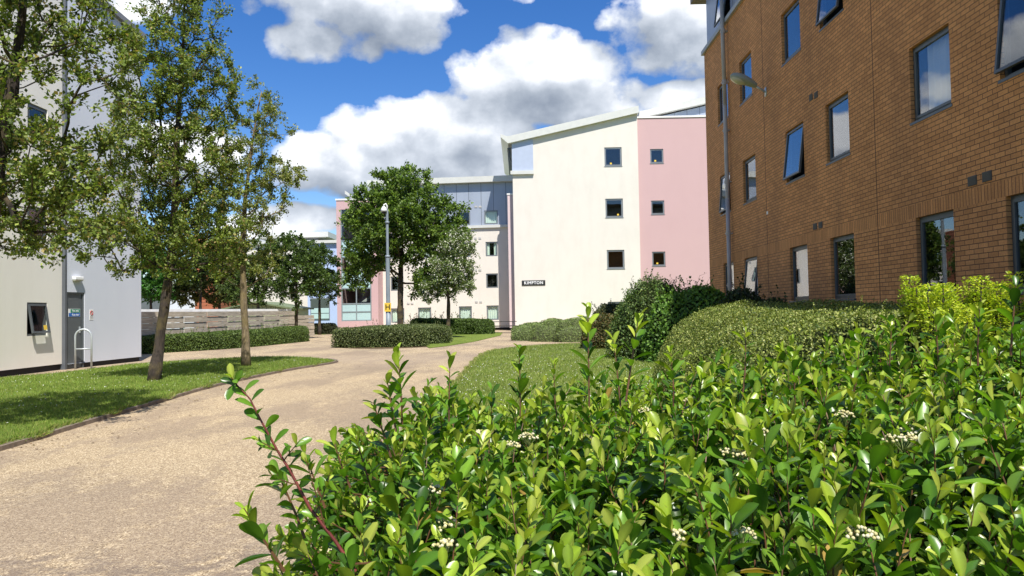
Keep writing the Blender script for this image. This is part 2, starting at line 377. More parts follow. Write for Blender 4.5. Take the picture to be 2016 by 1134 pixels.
def text_mesh(txt, size, m, parent, base, origin, u, zup=Vector((0, 0, 1)), off=0.0, ext=0.004, name='lettering', fitw=None):
    cu = bpy.data.curves.new('t', 'FONT'); cu.body = txt; cu.size = size; cu.align_x = 'CENTER'; cu.align_y = 'CENTER'; cu.offset = off; cu.extrude = ext; cu.resolution_u = 3; cu.space_character = 1.12
    t = bpy.data.objects.new('t', cu); COL.objects.link(t); bpy.context.view_layer.update()
    me = bpy.data.meshes.new_from_object(t.evaluated_get(bpy.context.evaluated_depsgraph_get())); bpy.data.objects.remove(t)
    me.name = name; n = Vector(u).cross(zup)
    xs = [v.co.x for v in me.vertices]; sc = (fitw/(max(xs)-min(xs))) if fitw else 1
    for v in me.vertices:
        c = v.co.copy(); v.co = Vector(origin)+Vector(u)*c.x*sc+zup*c.y+n*c.z-Vector(base)
    me.materials.clear(); me.materials.append(m)
    return link(bpy.data.objects.new(name, me), parent)

# ------------------------------------------------------------------ sun & sky
S = Vector((0.245, -0.635, 1)).normalized()
sl = bpy.data.lights.new('sun', 'SUN'); sl.energy = 3.8; sl.angle = R(0.53); sl.color = (1.0, 0.955, 0.88)
so = bpy.data.objects.new('sun', sl); so.rotation_euler = (-S).to_track_quat('-Z', 'Y').to_euler(); so.location = (0, -5, 30); COL.objects.link(so)
def build_world():
    w = bpy.data.worlds.new('World'); scene.world = w; w.use_nodes = True; nt = w.node_tree; nt.nodes.clear()
    out = nt.nodes.new('ShaderNodeOutputWorld'); bg = nt.nodes.new('ShaderNodeBackground'); sky = nt.nodes.new('ShaderNodeTexSky')
    sky.sky_type = 'NISHITA'; sky.sun_disc = False; sky.sun_elevation = math.asin(S.z); sky.sun_rotation = math.atan2(S.x, S.y)
    sky.air_density = 1.0; sky.dust_density = 0.15; sky.ozone_density = 3.5; sky.altitude = 0
    hs = nt.nodes.new('ShaderNodeHueSaturation'); hs.inputs['Hue'].default_value = 0.512; hs.inputs['Saturation'].default_value = 1.32; hs.inputs['Value'].default_value = 0.62
    nt.links.new(sky.outputs[0], hs.inputs['Color'])
    # cloud density group: direction -> density
    blobs = []
    def B(px, py, rx, ry, w=1.0):
        d = ray(px, py); blobs.append((math.atan2(d.x, d.y), math.asin(d.z), rx/1500*.93, ry/1500*.93, w))
    B(1075, 145, 180, 78); B(1130, 195, 170, 55); B(965, 160, 85, 50, .86); B(1110, 212, 130, 38)
    B(820, 285, 200, 90); B(955, 265, 110, 78); B(690, 315, 140, 60); B(770, 345, 240, 48); B(900, 335, 170, 55); B(600, 335, 90, 50, .9)
    B(590, 430, 100, 34); B(520, 445, 80, 30)
    B(690, 5, 215, 85, .86); B(610, 75, 120, 60, .74); B(790, 50, 120, 62, .76); B(720, 90, 70, 50, .6)
    B(1320, 40, 165, 75, .88); B(1290, 110, 90, 55, .74); B(1400, 90, 120, 70, .85); B(60, -130, 160, 90); B(-320, -220, 220, 130)
    B(1330, 190, 95, 30); B(1400, 180, 60, 30); B(1035, -10, 60, 30, .5)
    B(330, 300, 170, 60); B(240, 0, 120, 40, .8); B(120, 200, 120, 60, .7); B(-200, 250, 260, 130, .9); B(-480, 100, 260, 120, .8); B(1700, 300, 200, 90, .9)
    g = bpy.data.node_groups.new('CloudDensity', 'ShaderNodeTree')
    g.interface.new_socket('Dir', in_out='INPUT', socket_type='NodeSocketVector'); g.interface.new_socket('D', in_out='OUTPUT', socket_type='NodeSocketFloat')
    gi = g.nodes.new('NodeGroupInput'); go = g.nodes.new('NodeGroupOutput')
    s = g.nodes.new('ShaderNodeSeparateXYZ'); g.links.new(gi.outputs[0], s.inputs[0])
    az = mth(g, 'ARCTAN2', s.outputs[0], s.outputs[1]); el = mth(g, 'ARCSINE', mth(g, 'MINIMUM', mth(g, 'MAXIMUM', s.outputs[2], -1), 1))
    cur = None
    for (a, e, ra, re, w_) in blobs:
        dx = mth(g, 'DIVIDE', mth(g, 'SUBTRACT', az, a), ra); dy = mth(g, 'DIVIDE', mth(g, 'SUBTRACT', el, e), re)
        v = mth(g, 'SUBTRACT', w_+.02, mth(g, 'MULTIPLY', mth(g, 'ADD', mth(g, 'MULTIPLY', dx, dx), mth(g, 'MULTIPLY', dy, dy)), 0.55))
        cur = v if cur is None else mth(g, 'SMOOTH_MAX', cur, v, 0.12)
    # clouds everywhere else (outside this part of the sky)
    vm = g.nodes.new('ShaderNodeMapping'); g.links.new(gi.outputs[0], vm.inputs[0]); vm.inputs['Scale'].default_value = (1, 1, 2.2)
    far = noise(g, vm.outputs[0], 2.6, 3, 0.5)
    outm = ramp(g, mth(g, 'ABSOLUTE', az), [(0.72, 0.0), (0.95, 1.0)])
    hi = ramp(g, s.outputs[2], [(0.42, 0.0), (0.55, 1.0)]); outm = mth(g, 'MAXIMUM', outm, hi)
    fv = mth(g, 'SUBTRACT', mth(g, 'MULTIPLY', mth(g, 'SUBTRACT', far, 0.46), 6.0), mth(g, 'MULTIPLY', mth(g, 'SUBTRACT', 1.0, outm), 3.0))
    fv = mth(g, 'SUBTRACT', fv, mth(g, 'MULTIPLY', ramp(g, mth(g, 'MULTIPLY', s.outputs[1], -1.0), [(0.1, 0.0), (0.4, 1.0)]), ramp(g, s.outputs[2], [(0.35, 2.5), (0.6, 0.0)])))
    cur = mth(g, 'SMOOTH_MAX', cur, mth(g, 'MINIMUM', fv, 0.8), 0.1)
    vm2 = g.nodes.new('ShaderNodeMapping'); g.links.new(gi.outputs[0], vm2.inputs[0]); vm2.inputs['Scale'].default_value = (1, 1, 1.25)
    n1 = noise(g, vm2.outputs[0], 11, 10, 0.56)
    n2 = g.nodes.new('ShaderNodeTexVoronoi'); n2.feature = 'SMOOTH_F1'; n2.inputs['Scale'].default_value = 26; n2.inputs['Smoothness'].default_value = 0.4
    nd = g.nodes.new('ShaderNodeVectorMath'); nd.operation = 'ADD'; g.links.new(vm2.outputs[0], nd.inputs[0])
    nn = g.nodes.new('ShaderNodeTexNoise'); nn.inputs['Scale'].default_value = 18; nn.inputs['Detail'].default_value = 4; g.links.new(vm2.outputs[0], nn.inputs[0])
    sc = g.nodes.new('ShaderNodeVectorMath'); sc.operation = 'SCALE'; sc.inputs['Scale'].default_value = 0.05; g.links.new(nn.outputs['Color'], sc.inputs[0])
    g.links.new(sc.outputs[0], nd.inputs[1]); g.links.new(nd.outputs[0], n2.inputs['Vector'])
    tot = mth(g, 'ADD', cur, mth(g, 'MULTIPLY', mth(g, 'SUBTRACT', n1, 0.5), 1.5))
    tot = mth(g, 'ADD', tot, mth(g, 'MULTIPLY', mth(g, 'SUBTRACT', 0.35, n2.outputs['Distance']), 0.30))
    g.links.new(tot, go.inputs[0])
    tc = nt.nodes.new('ShaderNodeTexCoord')
    def dens(off):
        a = nt.nodes.new('ShaderNodeVectorMath'); a.operation = 'ADD'; nt.links.new(tc.outputs['Generated'], a.inputs[0]); a.inputs[1].default_value = off
        nrm = nt.nodes.new('ShaderNodeVectorMath'); nrm.operation = 'NORMALIZE'; nt.links.new(a.outputs[0], nrm.inputs[0])
        k = nt.nodes.new('ShaderNodeGroup'); k.node_tree = g; nt.links.new(nrm.outputs[0], k.inputs[0]); return k.outputs[0]
    D = dens((0, 0, 0)); Du = dens((0.012, 0, 0.042)); 
    cov = ramp(nt, D, [(0.32, 0.0), (0.40, 0.42), (0.55, 1.0)])
    lit = mth(nt, 'ADD', mth(nt, 'MULTIPLY', mth(nt, 'SUBTRACT', D, Du), 0.66), 0.43)
    thick = mth(nt, 'MULTIPLY', mth(nt, 'SUBTRACT', D, 0.6), -0.15)
    sz_ = nt.nodes.new('ShaderNodeSeparateXYZ'); nt.links.new(tc.outputs['Generated'], sz_.inputs[0])
    lit = mth(nt, 'SUBTRACT', mth(nt, 'ADD', lit, thick), mth(nt, 'MULTIPLY', ramp(nt, sz_.outputs[2], [(0.30, 0.0), (0.38, 1.0)]), 0.16))
    ccol = ramp(nt, lit, [(0.0, (0.20, 0.245, 0.325)), (0.28, (0.38, 0.43, 0.51)), (0.5, (0.60, 0.65, 0.73)), (0.74, (1.0, 1.02, 1.06))])
    ccs = nt.nodes.new('ShaderNodeVectorMath'); ccs.operation = 'SCALE'; ccs.inputs['Scale'].default_value = CLOUD; nt.links.new(ccol, ccs.inputs[0])
    mx = mixc(nt, cov, hs.outputs[0], ccs.outputs[0])
    nt.links.new(mx, bg.inputs[0]); bg.inputs[1].default_value = SKY; nt.links.new(bg.outputs[0], out.inputs[0])
    w.cycles.sampling_method = 'MANUAL'; w.cycles.sample_map_resolution = 512
SKY = 0.13; CLOUD = 5.0
build_world()
scene.view_settings.view_transform = 'Standard'; scene.view_settings.look = 'None'; scene.view_settings.exposure = 0.90; scene.view_settings.gamma = 1

# ------------------------------------------------------------------ vegetation helpers
T_SIMPLE = (np.array([[0, 0, 0], [-.34, .5, .09], [0, 1, -.03], [.34, .5, .09]]), np.array([[0, 3, 2, 1]]))
def leaf_template():
    ts = [0, .14, .36, .60, .80, .93, 1.0]; ws = [.02, .09, .175, .225, .205, .12, .0]
    V = []; Fc = []; mid = []
    for t, w in zip(ts, ws):
        z = -0.16*(t**2)+.05*t
        V += [(-w, t, z+w*.42), (0, t, z), (w, t, z+w*.42)]; mid += [0, 1, 0]
    for i in range(len(ts)-1):
        a = 3*i; Fc += [(a, a+1, a+4, a+3), (a+1, a+2, a+5, a+4)]
    return np.array(V), np.array(Fc), np.array(mid)
LV, LF, LMID = leaf_template()
def norm(v): return v/np.maximum(np.linalg.norm(v, axis=-1, keepdims=True), 1e-9)
def leaves(P, A, Nn, size, col, tmpl=T_SIMPLE, midlight=None):
    A = norm(A); Sd = norm(np.cross(A, Nn)); Nn = np.cross(Sd, A)
    TV, TF = tmpl[0], tmpl[1]; n = len(P); k = len(TV); size = np.broadcast_to(size, (n,))[:, None, None]
    V = P[:, None, :]+size*(TV[None, :, 0:1]*Sd[:, None, :]+TV[None, :, 1:2]*A[:, None, :]+TV[None, :, 2:3]*Nn[:, None, :])
    Fc = (np.arange(n)*k)[:, None, None]+TF[None]
    C = np.repeat(col[:, None, :], k, axis=1)
    if midlight is not None: C = C*(1+0.5*midlight[None, :, None])
    return V.reshape(-1, 3), Fc.reshape(-1, TF.shape[1]), C.reshape(-1, 3)
def pal(n, cols, w=None, jit=0.15):
    cols = np.array(cols); idx = rng.choice(len(cols), n, p=w)
    return np.clip(cols[idx]*(1+rng.normal(0, jit, (n, 1))), 0.003, 1)
def rdir(n): return norm(rng.normal(0, 1, (n, 3)))
def snoise(P, s, seed=0):
    r = np.random.default_rng(seed); o = np.zeros(len(P))
    for i in range(6):
        k = r.normal(0, 1, 3)*s*(1+.5*i); o += np.sin(P@k+r.uniform(0, 6.28))/(1+.5*i)
    return o/2.6
def tri_sample(V, Fq, n):
    T = np.concatenate([Fq[:, [0, 1, 2]], Fq[:, [0, 2, 3]]]); a, b, c = V[T[:, 0]], V[T[:, 1]], V[T[:, 2]]
    cr = np.cross(b-a, c-a); ar = np.linalg.norm(cr, axis=1)/2; ids = rng.choice(len(T), n, p=ar/ar.sum())
    r1 = np.sqrt(rng.random((n, 1))); r2 = rng.random((n, 1))
    return a[ids]*(1-r1)+b[ids]*r1*(1-r2)+c[ids]*r1*r2, norm(cr[ids])
def sweep_body(path, width, height, amp=0.05, seed=1, rnd=0.25, taper=None):
    """hedge body along a ground path (list of (x,y)); returns quads"""
    pts = [np.array(p, float) for p in path]; res = []
    for a, b in zip(pts, pts[1:]):
        L = np.linalg.norm(b-a); n = max(1, int(L/0.3))
        for i in range(n): res.append(a+(b-a)*i/n)
    res.append(pts[-1]); Pn = len(res); K = 20; V = []
    cs = []
    for k in range(K):   # rounded box profile, left foot -> top -> right foot
        t = math.pi*k/(K-1); x = -math.cos(t); z = math.sin(t); e = 0.32
        cs.append((math.copysign(abs(x)**e, x)*.5, abs(z)**e))
    W = width if callable(width) else (lambda s: width); Hh = height if callable(height) else (lambda s: height)
    for i, p in enumerate(res):
        d = res[min(i+1, Pn-1)]-res[max(i-1, 0)]; d /= np.linalg.norm(d); nn = np.array([d[1], -d[0]])
        s = i/(Pn-1); endf = min(1, min(i+.001, Pn-1-i+.001)*0.3/(rnd)); ef = math.sqrt(max(0, 1-(1-endf)**2)); ef = max(ef, .05)
        for (cx, cz) in cs: q = p+nn*cx*W(s)*ef; V.append((q[0], q[1], cz*Hh(s)*(0.75+.25*ef)))
    V = np.array(V); Fq = []
    for i in range(Pn-1):
        for k in range(K-1): a = i*K+k; Fq.append((a, a+1, a+K+1, a+K))
    Fq = np.array(Fq)
    dsp = snoise(V, 1.6, seed)*amp+snoise(V, 6, seed+1)*amp*.4
    c = V.copy(); c[:, 2] = 0; cen = V.reshape(Pn, K, 3).mean(axis=1).repeat(K, axis=0); out = norm(V-cen); V = V+out*dsp[:, None]; V[:, 2] = np.maximum(V[:, 2], -0.02)
    return V, Fq
def dome_body(cx, cy, rx, ry, h, p=2.6, amp=0.08, seed=1, nu=40, nv=16, fs=1.7, zb=0.0, rot=0.0):
    V = []; Fq = []
    for j in range(nv+1):
        t = math.pi/2*j/nv; r = math.cos(t)**(2/p) if j < nv else 0.0; z = math.sin(t)**(2/p)
        for i in range(nu):
            a = 2*math.pi*i/nu; x = r*math.cos(a)*rx; y = r*math.sin(a)*ry
            V.append((cx+x*math.cos(rot)-y*math.sin(rot), cy+x*math.sin(rot)+y*math.cos(rot), zb+z*h))
    V = np.array(V)
    for j in range(nv):
        for i in range(nu): a = j*nu+i; b = j*nu+(i+1) % nu; Fq.append((a, b, b+nu, a+nu))
    cen = np.array([cx, cy, zb+h*.3]); dsp = snoise(V, fs, seed)*amp+snoise(V, fs*3.5, seed+1)*amp*.4
    V = V+norm(V-cen)*dsp[:, None]; V[:, 2] = np.maximum(V[:, 2], zb-.02)
    return V, np.array(Fq)
def orient(V, Fq):
    return V, Fq
def shrub(name, base, body, n, size, cols, w, label, cat, group=None, mt=None, updir=0.3, thick=0.06, sprigs=0, bodym=None, flat=0.0, tmpl=T_SIMPLE, jit=.18, keep=None, extra=None):
    V, Fq = body; t = thing(name, base, label, cat, group)
    cen = V.mean(axis=0); cen[2] = max(0.0, cen[2]*.4)
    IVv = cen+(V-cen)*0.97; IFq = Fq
    P, Nn = tri_sample(V, Fq, n); 
    s = np.sign(((P-cen)*Nn).sum(axis=1)); Nn = Nn*np.where(s == 0, 1, s)[:, None]
    P = P+Nn*(rng.random((n, 1))*1.3-.5)*thick
    A = norm(Nn*0.35+rdir(n)*.9+np.array([0, 0, updir])); NN = norm(Nn*0.9+rdir(n)*.75+np.array([0, 0, .35]))
    C = pal(n, cols, w, jit); 
    pt = snoise(P, 2.2, 5)[:, None]; C = C*(1+.12*pt)
    sz = size*rng.uniform(.65, 1.25, n)
    Vl, Fl, Cl = leaves(P, A, NN, sz, C, tmpl)
    parts = [(Vl, Fl, Cl)]
    if sprigs:
        Ps, Ns = tri_sample(V, Fq, sprigs*3); m = Ps[:, 2] > V[:, 2].max()*.6; Ps = Ps[m][:sprigs]
        mb = MB()
        for p in Ps:
            L = random.uniform(.5, 1.4)*size*5; d = Vector((random.gauss(0, .35), random.gauss(0, .35), 1)).normalized()
            mb.tube([p, Vector(p)+d*L*.5, Vector(p)+d*L], [size*.05, size*.04, size*.015], 3, False)
            k = int(L/size*2.4)+2; tt = rng.random(k); pp = np.array(p)+np.outer(tt*L, np.array(d)); aa = norm(rdir(k)*.8+np.array(d)*.7)
            parts.append(leaves(pp, aa, norm(rdir(k)*.5+[0, 0, 1]), size*.9, pal(k, cols, w, jit)))
        if mb.v: IFq = np.concatenate([IFq, np.array(mb.f)+len(IVv)]); IVv = np.concatenate([IVv, np.array(mb.v)])
    mesh_np('inner_fill', IVv, IFq, bodym or body_m, t, base=base)  # filler shell plus sprig stems; default colour paints the shade behind the leaves
    if extra: parts += extra
    off = 0; VV = []; FF = []; CC = []
    for (a, b, c) in parts: VV.append(a); FF.append(b+off); CC.append(c); off += len(a)
    mesh_np('foliage', np.concatenate(VV), np.concatenate(FF), mt or hedge_leaf, t, np.concatenate(CC), base=base)
    return t

def tree(name, trunk, r0, env, nclump, clump_r, nleaf, lsize, cols, w, label, group=None, bm=None, forkz=None, gap=0.0, seed=1, blossoms=None, sides=8, ntwig=5, rtip=0.006, mt=None, asc=0.5, droop=0.0):
    """trunk: world points; env: list of ellipsoids (cx,cy,cz,rx,ry,rz,weight)"""
    rs = np.random.default_rng(seed); base = tuple(trunk[0]); t = thing(name, base, label, 'tree', group)
    nodes = []; par = []; tr = []
    tp = [Vector(p) for p in trunk]; seg = []
    for a, b in zip(tp, tp[1:]):
        n = max(1, int((b-a).length/0.3))
        for i in range(n): seg.append(a+(b-a)*i/n)
    seg.append(tp[-1])
    for i, p in enumerate(seg):
        nodes.append(np.array(p)+(rs.normal(0, .006, 3) if i else 0)); par.append(i-1); tr.append(True)
    nt0 = len(nodes); fz = forkz if forkz is not None else seg[0].z+1.5
    E = np.array(env); wt = E[:, 6]/E[:, 6].sum(); cl = []
    tries = 0; mind = clump_r*1.05
    while len(cl) < nclump and tries < nclump*60:
        tries += 1; e = E[rs.choice(len(E), p=wt)]; d = norm(rs.normal(0, 1, 3)); r = rs.random()**(1/2.6)
        p = e[:3]+d*r*e[3:6]
        if all(np.linalg.norm(p-q) > mind*(1 if tries < nclump*30 else .75) for q in cl): cl.append(p)
    cl = sorted(cl, key=lambda p: min(np.linalg.norm(p-np.array(s)) for s in seg))
    tips = []
    for p in cl:
        A = np.array(nodes); ok = A[:, 2] >= fz-.05; dv = p-A; dist = np.linalg.norm(dv, axis=1)
        rise = dv[:, 2]/np.maximum(dist, 1e-6); cost = dist*(1+asc*1.6*np.maximum(0, .55-rise))+np.where(ok, 0, 99)
        j = int(np.argmin(cost)); q = nodes[j]; L = dist[j]; n = max(2, int(L/0.28)); prev = j
        c = q+(p-q)*.5+np.array([0, 0, -0.12*L*asc])+rs.normal(0, .06*L, 3)
        for i in range(1, n+1):
            s = i/n; pos = (1-s)**2*q+2*s*(1-s)*c+s*s*p+(rs.normal(0, .012, 3) if i < n else 0)
            nodes.append(pos); par.append(prev); tr.append(False); prev = len(nodes)-1
        tips.append(prev)
    cnt = np.zeros(len(nodes)); 
    for j in tips:
        k = j
        while k >= 0: cnt[k] += 1; k = par[k]
    for k in range(nt0): cnt[k] = max(cnt[k], 1)
    H0 = seg[-1].z-seg[0].z
    def rad(k):
        if k < nt0:
            s = (nodes[k][2]-seg[0].z)/max(H0, .1); b = r0*(1-.88*s)
            if s < .06: b *= 1+.22*(1-s/.06)
            return max(b, rtip*1.5)
        return min(rtip*cnt[k]**.48, r0*.42)
    mb = MB(); mb.tube([Vector(nodes[k]) for k in range(nt0)], [rad(k)*(1+.08*math.sin(k*1.7)) for k in range(nt0)], sides+2, True)
    for k in range(nt0, len(nodes)):
        mb.tube([nodes[par[k]], nodes[k]], [min(rad(par[k]), rad(k)*1.35), rad(k)], 5 if rad(k) > rtip*2 else 4, False)
    # twigs & leaves
    LP = []; LA = []; twigs = []
    per = max(1, nleaf//(len(tips)*ntwig))
    alltips = [(nodes[j], nodes[par[j]]) for j in tips]
    for (p, q) in alltips:
        d0 = norm(p-q); cs = clump_r*rs.uniform(.75, 1.3)
        for k in range(ntwig):
            if rs.random() < gap: continue
            d = norm(d0*.5+rs.normal(0, .75, 3)+np.array([0, 0, .25-droop])); L = cs*rs.uniform(.6, 1.25); e = p+d*L
            mid = p+d*L*.5+rs.normal(0, .06*L, 3)
            mb.tube([p, mid, e], [rtip*.8, rtip*.6, rtip*.25], 3, False)
            m = max(1, int(per*rs.uniform(.6, 1.4))); s = rs.random(m)**.8
            pos = np.where(s[:, None] < .5, p+(mid-p)*(s[:, None]*2), mid+(e-mid)*(s[:, None]*2-1))+rs.normal(0, cs*.13, (m, 3))
            LP.append(pos); LA.append(norm(d+rs.normal(0, .9, (m, 3))))
    mb.build('trunk', bm or bark, t, base, smooth=True)
    P = np.concatenate(LP); A = np.concatenate(LA); n = len(P)
    NN = norm(rs.normal(0, .7, (n, 3))+np.array([0, -.1, .8])); C = pal(n, cols, w, .2)
    cln = snoise(P, 2.0/max(clump_r, .3)*.35, seed)[:, None]; C = C*(1+.18*cln)
    Vl, Fl, Cl = leaves(P, A, NN, lsize*rs.uniform(.6, 1.25, n), C)
    mesh_np('crown', Vl, Fl, mt or leaf_m, t, Cl, base=base)
    if blossoms:
        nb, bs, bx = blossoms; idx = rs.choice(n, nb); Q = P[idx]+rs.normal(0, .08, (nb, 3)); 
        if bx is not None: Q = Q[Q[:, 0] > bx]; 
        m = len(Q); Vb, Fb, Cb = leaves(Q, rdir(m), norm(rdir(m)*.6+[0, -.5, .6]), bs*rs.uniform(.6, 1.3, m), pal(m, [(.62, .62, .5), (.5, .52, .36)], None, .1))
        mesh_np('blossom', Vb, Fb, flower_m, t, Cb, base=base)
    return t

# ------------------------------------------------------------------ ground
def sheet(name, pts, z, m, th=0.0, label=None):
    mb = MB(); n = len(pts)
    if th:
        mb.poly([(p[0], p[1], z) for p in pts])
        for i in range(n):
            a, b = pts[i], pts[(i+1) % n]; mb.poly([(a[0], a[1], z-th), (b[0], b[1], z-th), (b[0], b[1], z), (a[0], a[1], z)])
    else: mb.poly([(p[0], p[1], z) for p in pts])
    return tag(mb.build(name, m), kind='structure')
sheet('ground', [(-1500, -300), (1500, -300), (1500, 2500), (-1500, 2500)], 0.0, lawn_m)
sheet('path', [(-16, -12), (4.2, -12), (4.2, 60), (-30, 60), (-30, 26), (-16, 26)], 0.006, path_m)
def G(px, py, z=0): p = onG(px, py, z); return (p.x, p.y)
def smooth_poly(pts, it=2):
    for _ in range(it):
        o = [pts[0]]
        for a, b in zip(pts, pts[1:]): o += [(a[0]*.75+b[0]*.25, a[1]*.75+b[1]*.25), (a[0]*.25+b[0]*.75, a[1]*.25+b[1]*.75)]
        o.append(pts[-1]); pts = o
    return pts
edgeL = smooth_poly([(-5.15, -12), (-5.2, 2), G(0, 886), G(150, 838), G(300, 795), G(400, 765), G(500, 743), G(580, 727), G(640, 718.5), G(658, 714)])
backL = smooth_poly([G(658, 714), G(655, 711), G(620, 706.5), G(560, 703.5), G(480, 705), G(400, 709.5), G(278, 717), G(185, 728), G(124, 736), G(60, 741), (-12.0, 16.5), (-12.0, -12)])
leftpoly = edgeL+backL[1:]
sheet('lawn', leftpoly, 0.035, lawn_m, 0.035)
farR = [(-1.16, -12), (-1.16, 12), (-1.17, 18), G(938, 711), G(952, 699), G(975, 690.5), G(1010, 685), G(1060, 681), G(1140, 677), G(1200, 674.5), G(1260, 672)]
edgeR = smooth_poly(farR)
rightpoly = edgeR+[(12, 29), (12, -12)]
sheet('lawn', rightpoly, 0.03, lawn_m, 0.03)
cpoly = [G(845, 686), G(880, 682), G(935, 673), G(985, 661), G(990, 655), G(850, 652), G(800, 660)]
sheet('lawn', cpoly, 0.03, lawn_m, 0.03)
fpoly = [G(560, 659), G(640, 659), G(664, 655), G(664, 650), G(560, 650)]
sheet('lawn', fpoly, 0.03, lawn_m, 0.03)
def strip(name, line, w, h):
    mb = MB(); pts = [Vector((p[0], p[1], 0)) for p in line]
    L = []; Rr = []
    for i, p in enumerate(pts):
        d = (pts[min(i+1, len(pts)-1)]-pts[max(i-1, 0)]).normalized(); n = Vector((d.y, -d.x, 0)); L.append(p); Rr.append(p+n*w)
    for i in range(len(pts)-1):
        a, b, c, e = L[i], L[i+1], Rr[i+1], Rr[i]
        mb.hexa([a, b, c, e]+[q+Vector((0, 0, h)) for q in (a, b, c, e)])
    return tag(mb.build(name, kerb_m), kind='structure')
strip('kerb', edgeL+backL[1:8], 0.11, 0.055)
strip('kerb', edgeR, -0.02, 0.04)

def inpoly(P, poly):
    x, y = P[:, 0], P[:, 1]; r = np.zeros(len(P), bool); n = len(poly); j = n-1
    for i in range(n):
        xi, yi = poly[i]; xj, yj = poly[j]
        c = ((yi > y) != (yj > y)) & (x < (xj-xi)*(y-yi)/((yj-yi) or 1e-9)+xi); r ^= c; j = i
    return r
def grass(name, poly, n, x0, x1, y0, y1, hgt, cols, label, nd, dz=.035):
    u = rng.random(n); P = np.stack([rng.uniform(x0, x1, n), y0*(y1/y0)**u, np.full(n, dz-.004)], 1); P = P[inpoly(P, poly)]
    m = len(P); A = norm(np.stack([rng.normal(0, .45, m), rng.normal(0, .45, m), np.ones(m)], 1)); NN = norm(rdir(m)*[1, 1, .2]+[0, -.2, .1])
    patch = snoise(P, .9, 3)[:, None]; C = pal(m, cols, None, .2)*(1+.16*patch)
    T = (np.array([[-.10, 0, 0], [.10, 0, 0], [.02, 1, .12], [-.02, 1, .12]]), np.array([[0, 1, 2, 3]]))
    V, Fq, C = leaves(P, A, NN, hgt*rng.uniform(.5, 1.3, m)*(P[:, 1]/12)**.35, C, T)
    o = mesh_np(name, V, Fq, grass_m, None, C); tag(o, label, 'grass', None, 'stuff')
    # daisies
    u = rng.random(nd); P = np.stack([rng.uniform(x0, x1, nd), y0*(y1/y0)**u, np.full(nd, dz+hgt*.75)], 1); P = P[inpoly(P, poly) & (snoise(P, .8, 9)+rng.normal(0, .3, nd) > -.1)]
    m = len(P); k = 6; ang = np.arange(k)*2*math.pi/k; T = (np.stack([np.cos(ang), np.sin(ang), np.zeros(k)], 1)*.5, np.array([list(range(k))]))
    V, Fq, C = leaves(P, norm(rdir(m)*[1, 1, .2]), norm(rdir(m)*.35+[0, -.2, 1]), rng.uniform(.011, .022, m), pal(m, [(.75, .75, .72), (.7, .7, .6)], None, .05), T)
    return V, Fq, C
gc = [(.16, .25, .035), (.21, .30, .05), (.11, .18, .028), (.27, .30, .08)]
d1 = grass('grass', leftpoly, 190000, -12, -4, 7.5, 28, .038, gc, 'short mown green grass of the lawn under the two leaning trees', 2600)
gc2 = [(.20, .28, .05), (.26, .33, .075), (.15, .21, .04), (.34, .36, .13)]
d2 = grass('grass', rightpoly, 150000, -1.2, 6, 9, 30, .04, gc2, 'short mown green grass of the lawn beside the brick building', 4500)
for dd, lb in ((d1, 'scattered white daisies in the grass under the leaning trees'), (d2, 'scattered white daisies in the grass beside the path edge on the right')):
    tag(mesh_np('daisies', dd[0], dd[1], flower_m, None, dd[2]), lb, 'daisies', None, 'stuff')
def edge_grass(line, n, inward, cols):
    L = np.array(line); seg = np.linalg.norm(np.diff(L, axis=0), axis=1); keep = (L[:-1, 1] > 6) & (L[:-1, 1] < 26); p = seg*keep/(L[:-1, 1]**1.0); p /= p.sum()
    i = rng.choice(len(seg), n, p=p); t = rng.random((n, 1)); P2 = L[i]*(1-t)+L[i+1]*t; d = norm(L[i+1]-L[i]); nn = np.stack([d[:, 1], -d[:, 0]], 1)*inward
    P2 = P2-nn*(rng.random((n, 1))*.10-.05+.05*np.sin(P2[:, 1:2]*5.1)*np.sin(P2[:, 1:2]*1.7)); P = np.concatenate([P2, np.full((n, 1), .03)], 1)
    A = norm(np.concatenate([nn*.9, np.ones((n, 1))*.8], 1)+rdir(n)*.5); T = (np.array([[-.09, 0, 0], [.09, 0, 0], [.02, 1, -.2], [-.02, 1, -.2]]), np.array([[0, 1, 2, 3]]))
    V, Fq, C = leaves(P, A, norm(rdir(n)+[0, 0, .5]), rng.uniform(.04, .09, n), pal(n, cols, None, .2), T)
    return V, Fq, C
e1 = edge_grass(edgeL, 9000, 1, gc+[(.30, .26, .10)]); tag(mesh_np('edge_grass', e1[0], e1[1], grass_m, None, e1[2]), 'ragged grass tufts creeping over the edging of the left lawn', 'grass', None, 'stuff')
e2 = edge_grass(edgeR, 6000, -1, gc2+[(.30, .26, .10)]); tag(mesh_np('edge_grass', e2[0], e2[1], grass_m, None, e2[2]), 'ragged grass tufts along the edge of the right lawn', 'grass', None, 'stuff')
n = 420; L = np.array(edgeL); i = rng.integers(0, len(L)-1, n); P = np.concatenate([L[i]+np.stack([rng.exponential(.5, n)+.13, rng.normal(0, .5, n)], 1), np.full((n, 1), .012)], 1); P = P[(P[:, 1] > 5) & (P[:, 1] < 24)]; m = len(P)
V, Fq, C = leaves(P, norm(rdir(m)*[1, 1, .15]), norm(rdir(m)*.3+[0, 0, 1]), rng.uniform(.015, .045, m), pal(m, [(.16, .09, .04), (.10, .06, .03), (.25, .18, .07)], None, .2))
tag(mesh_np('leaf_litter', V, Fq, flower_m, None, C), 'scattered small dry brown leaves on the path by the lawn edging', 'leaf litter', None, 'stuff')
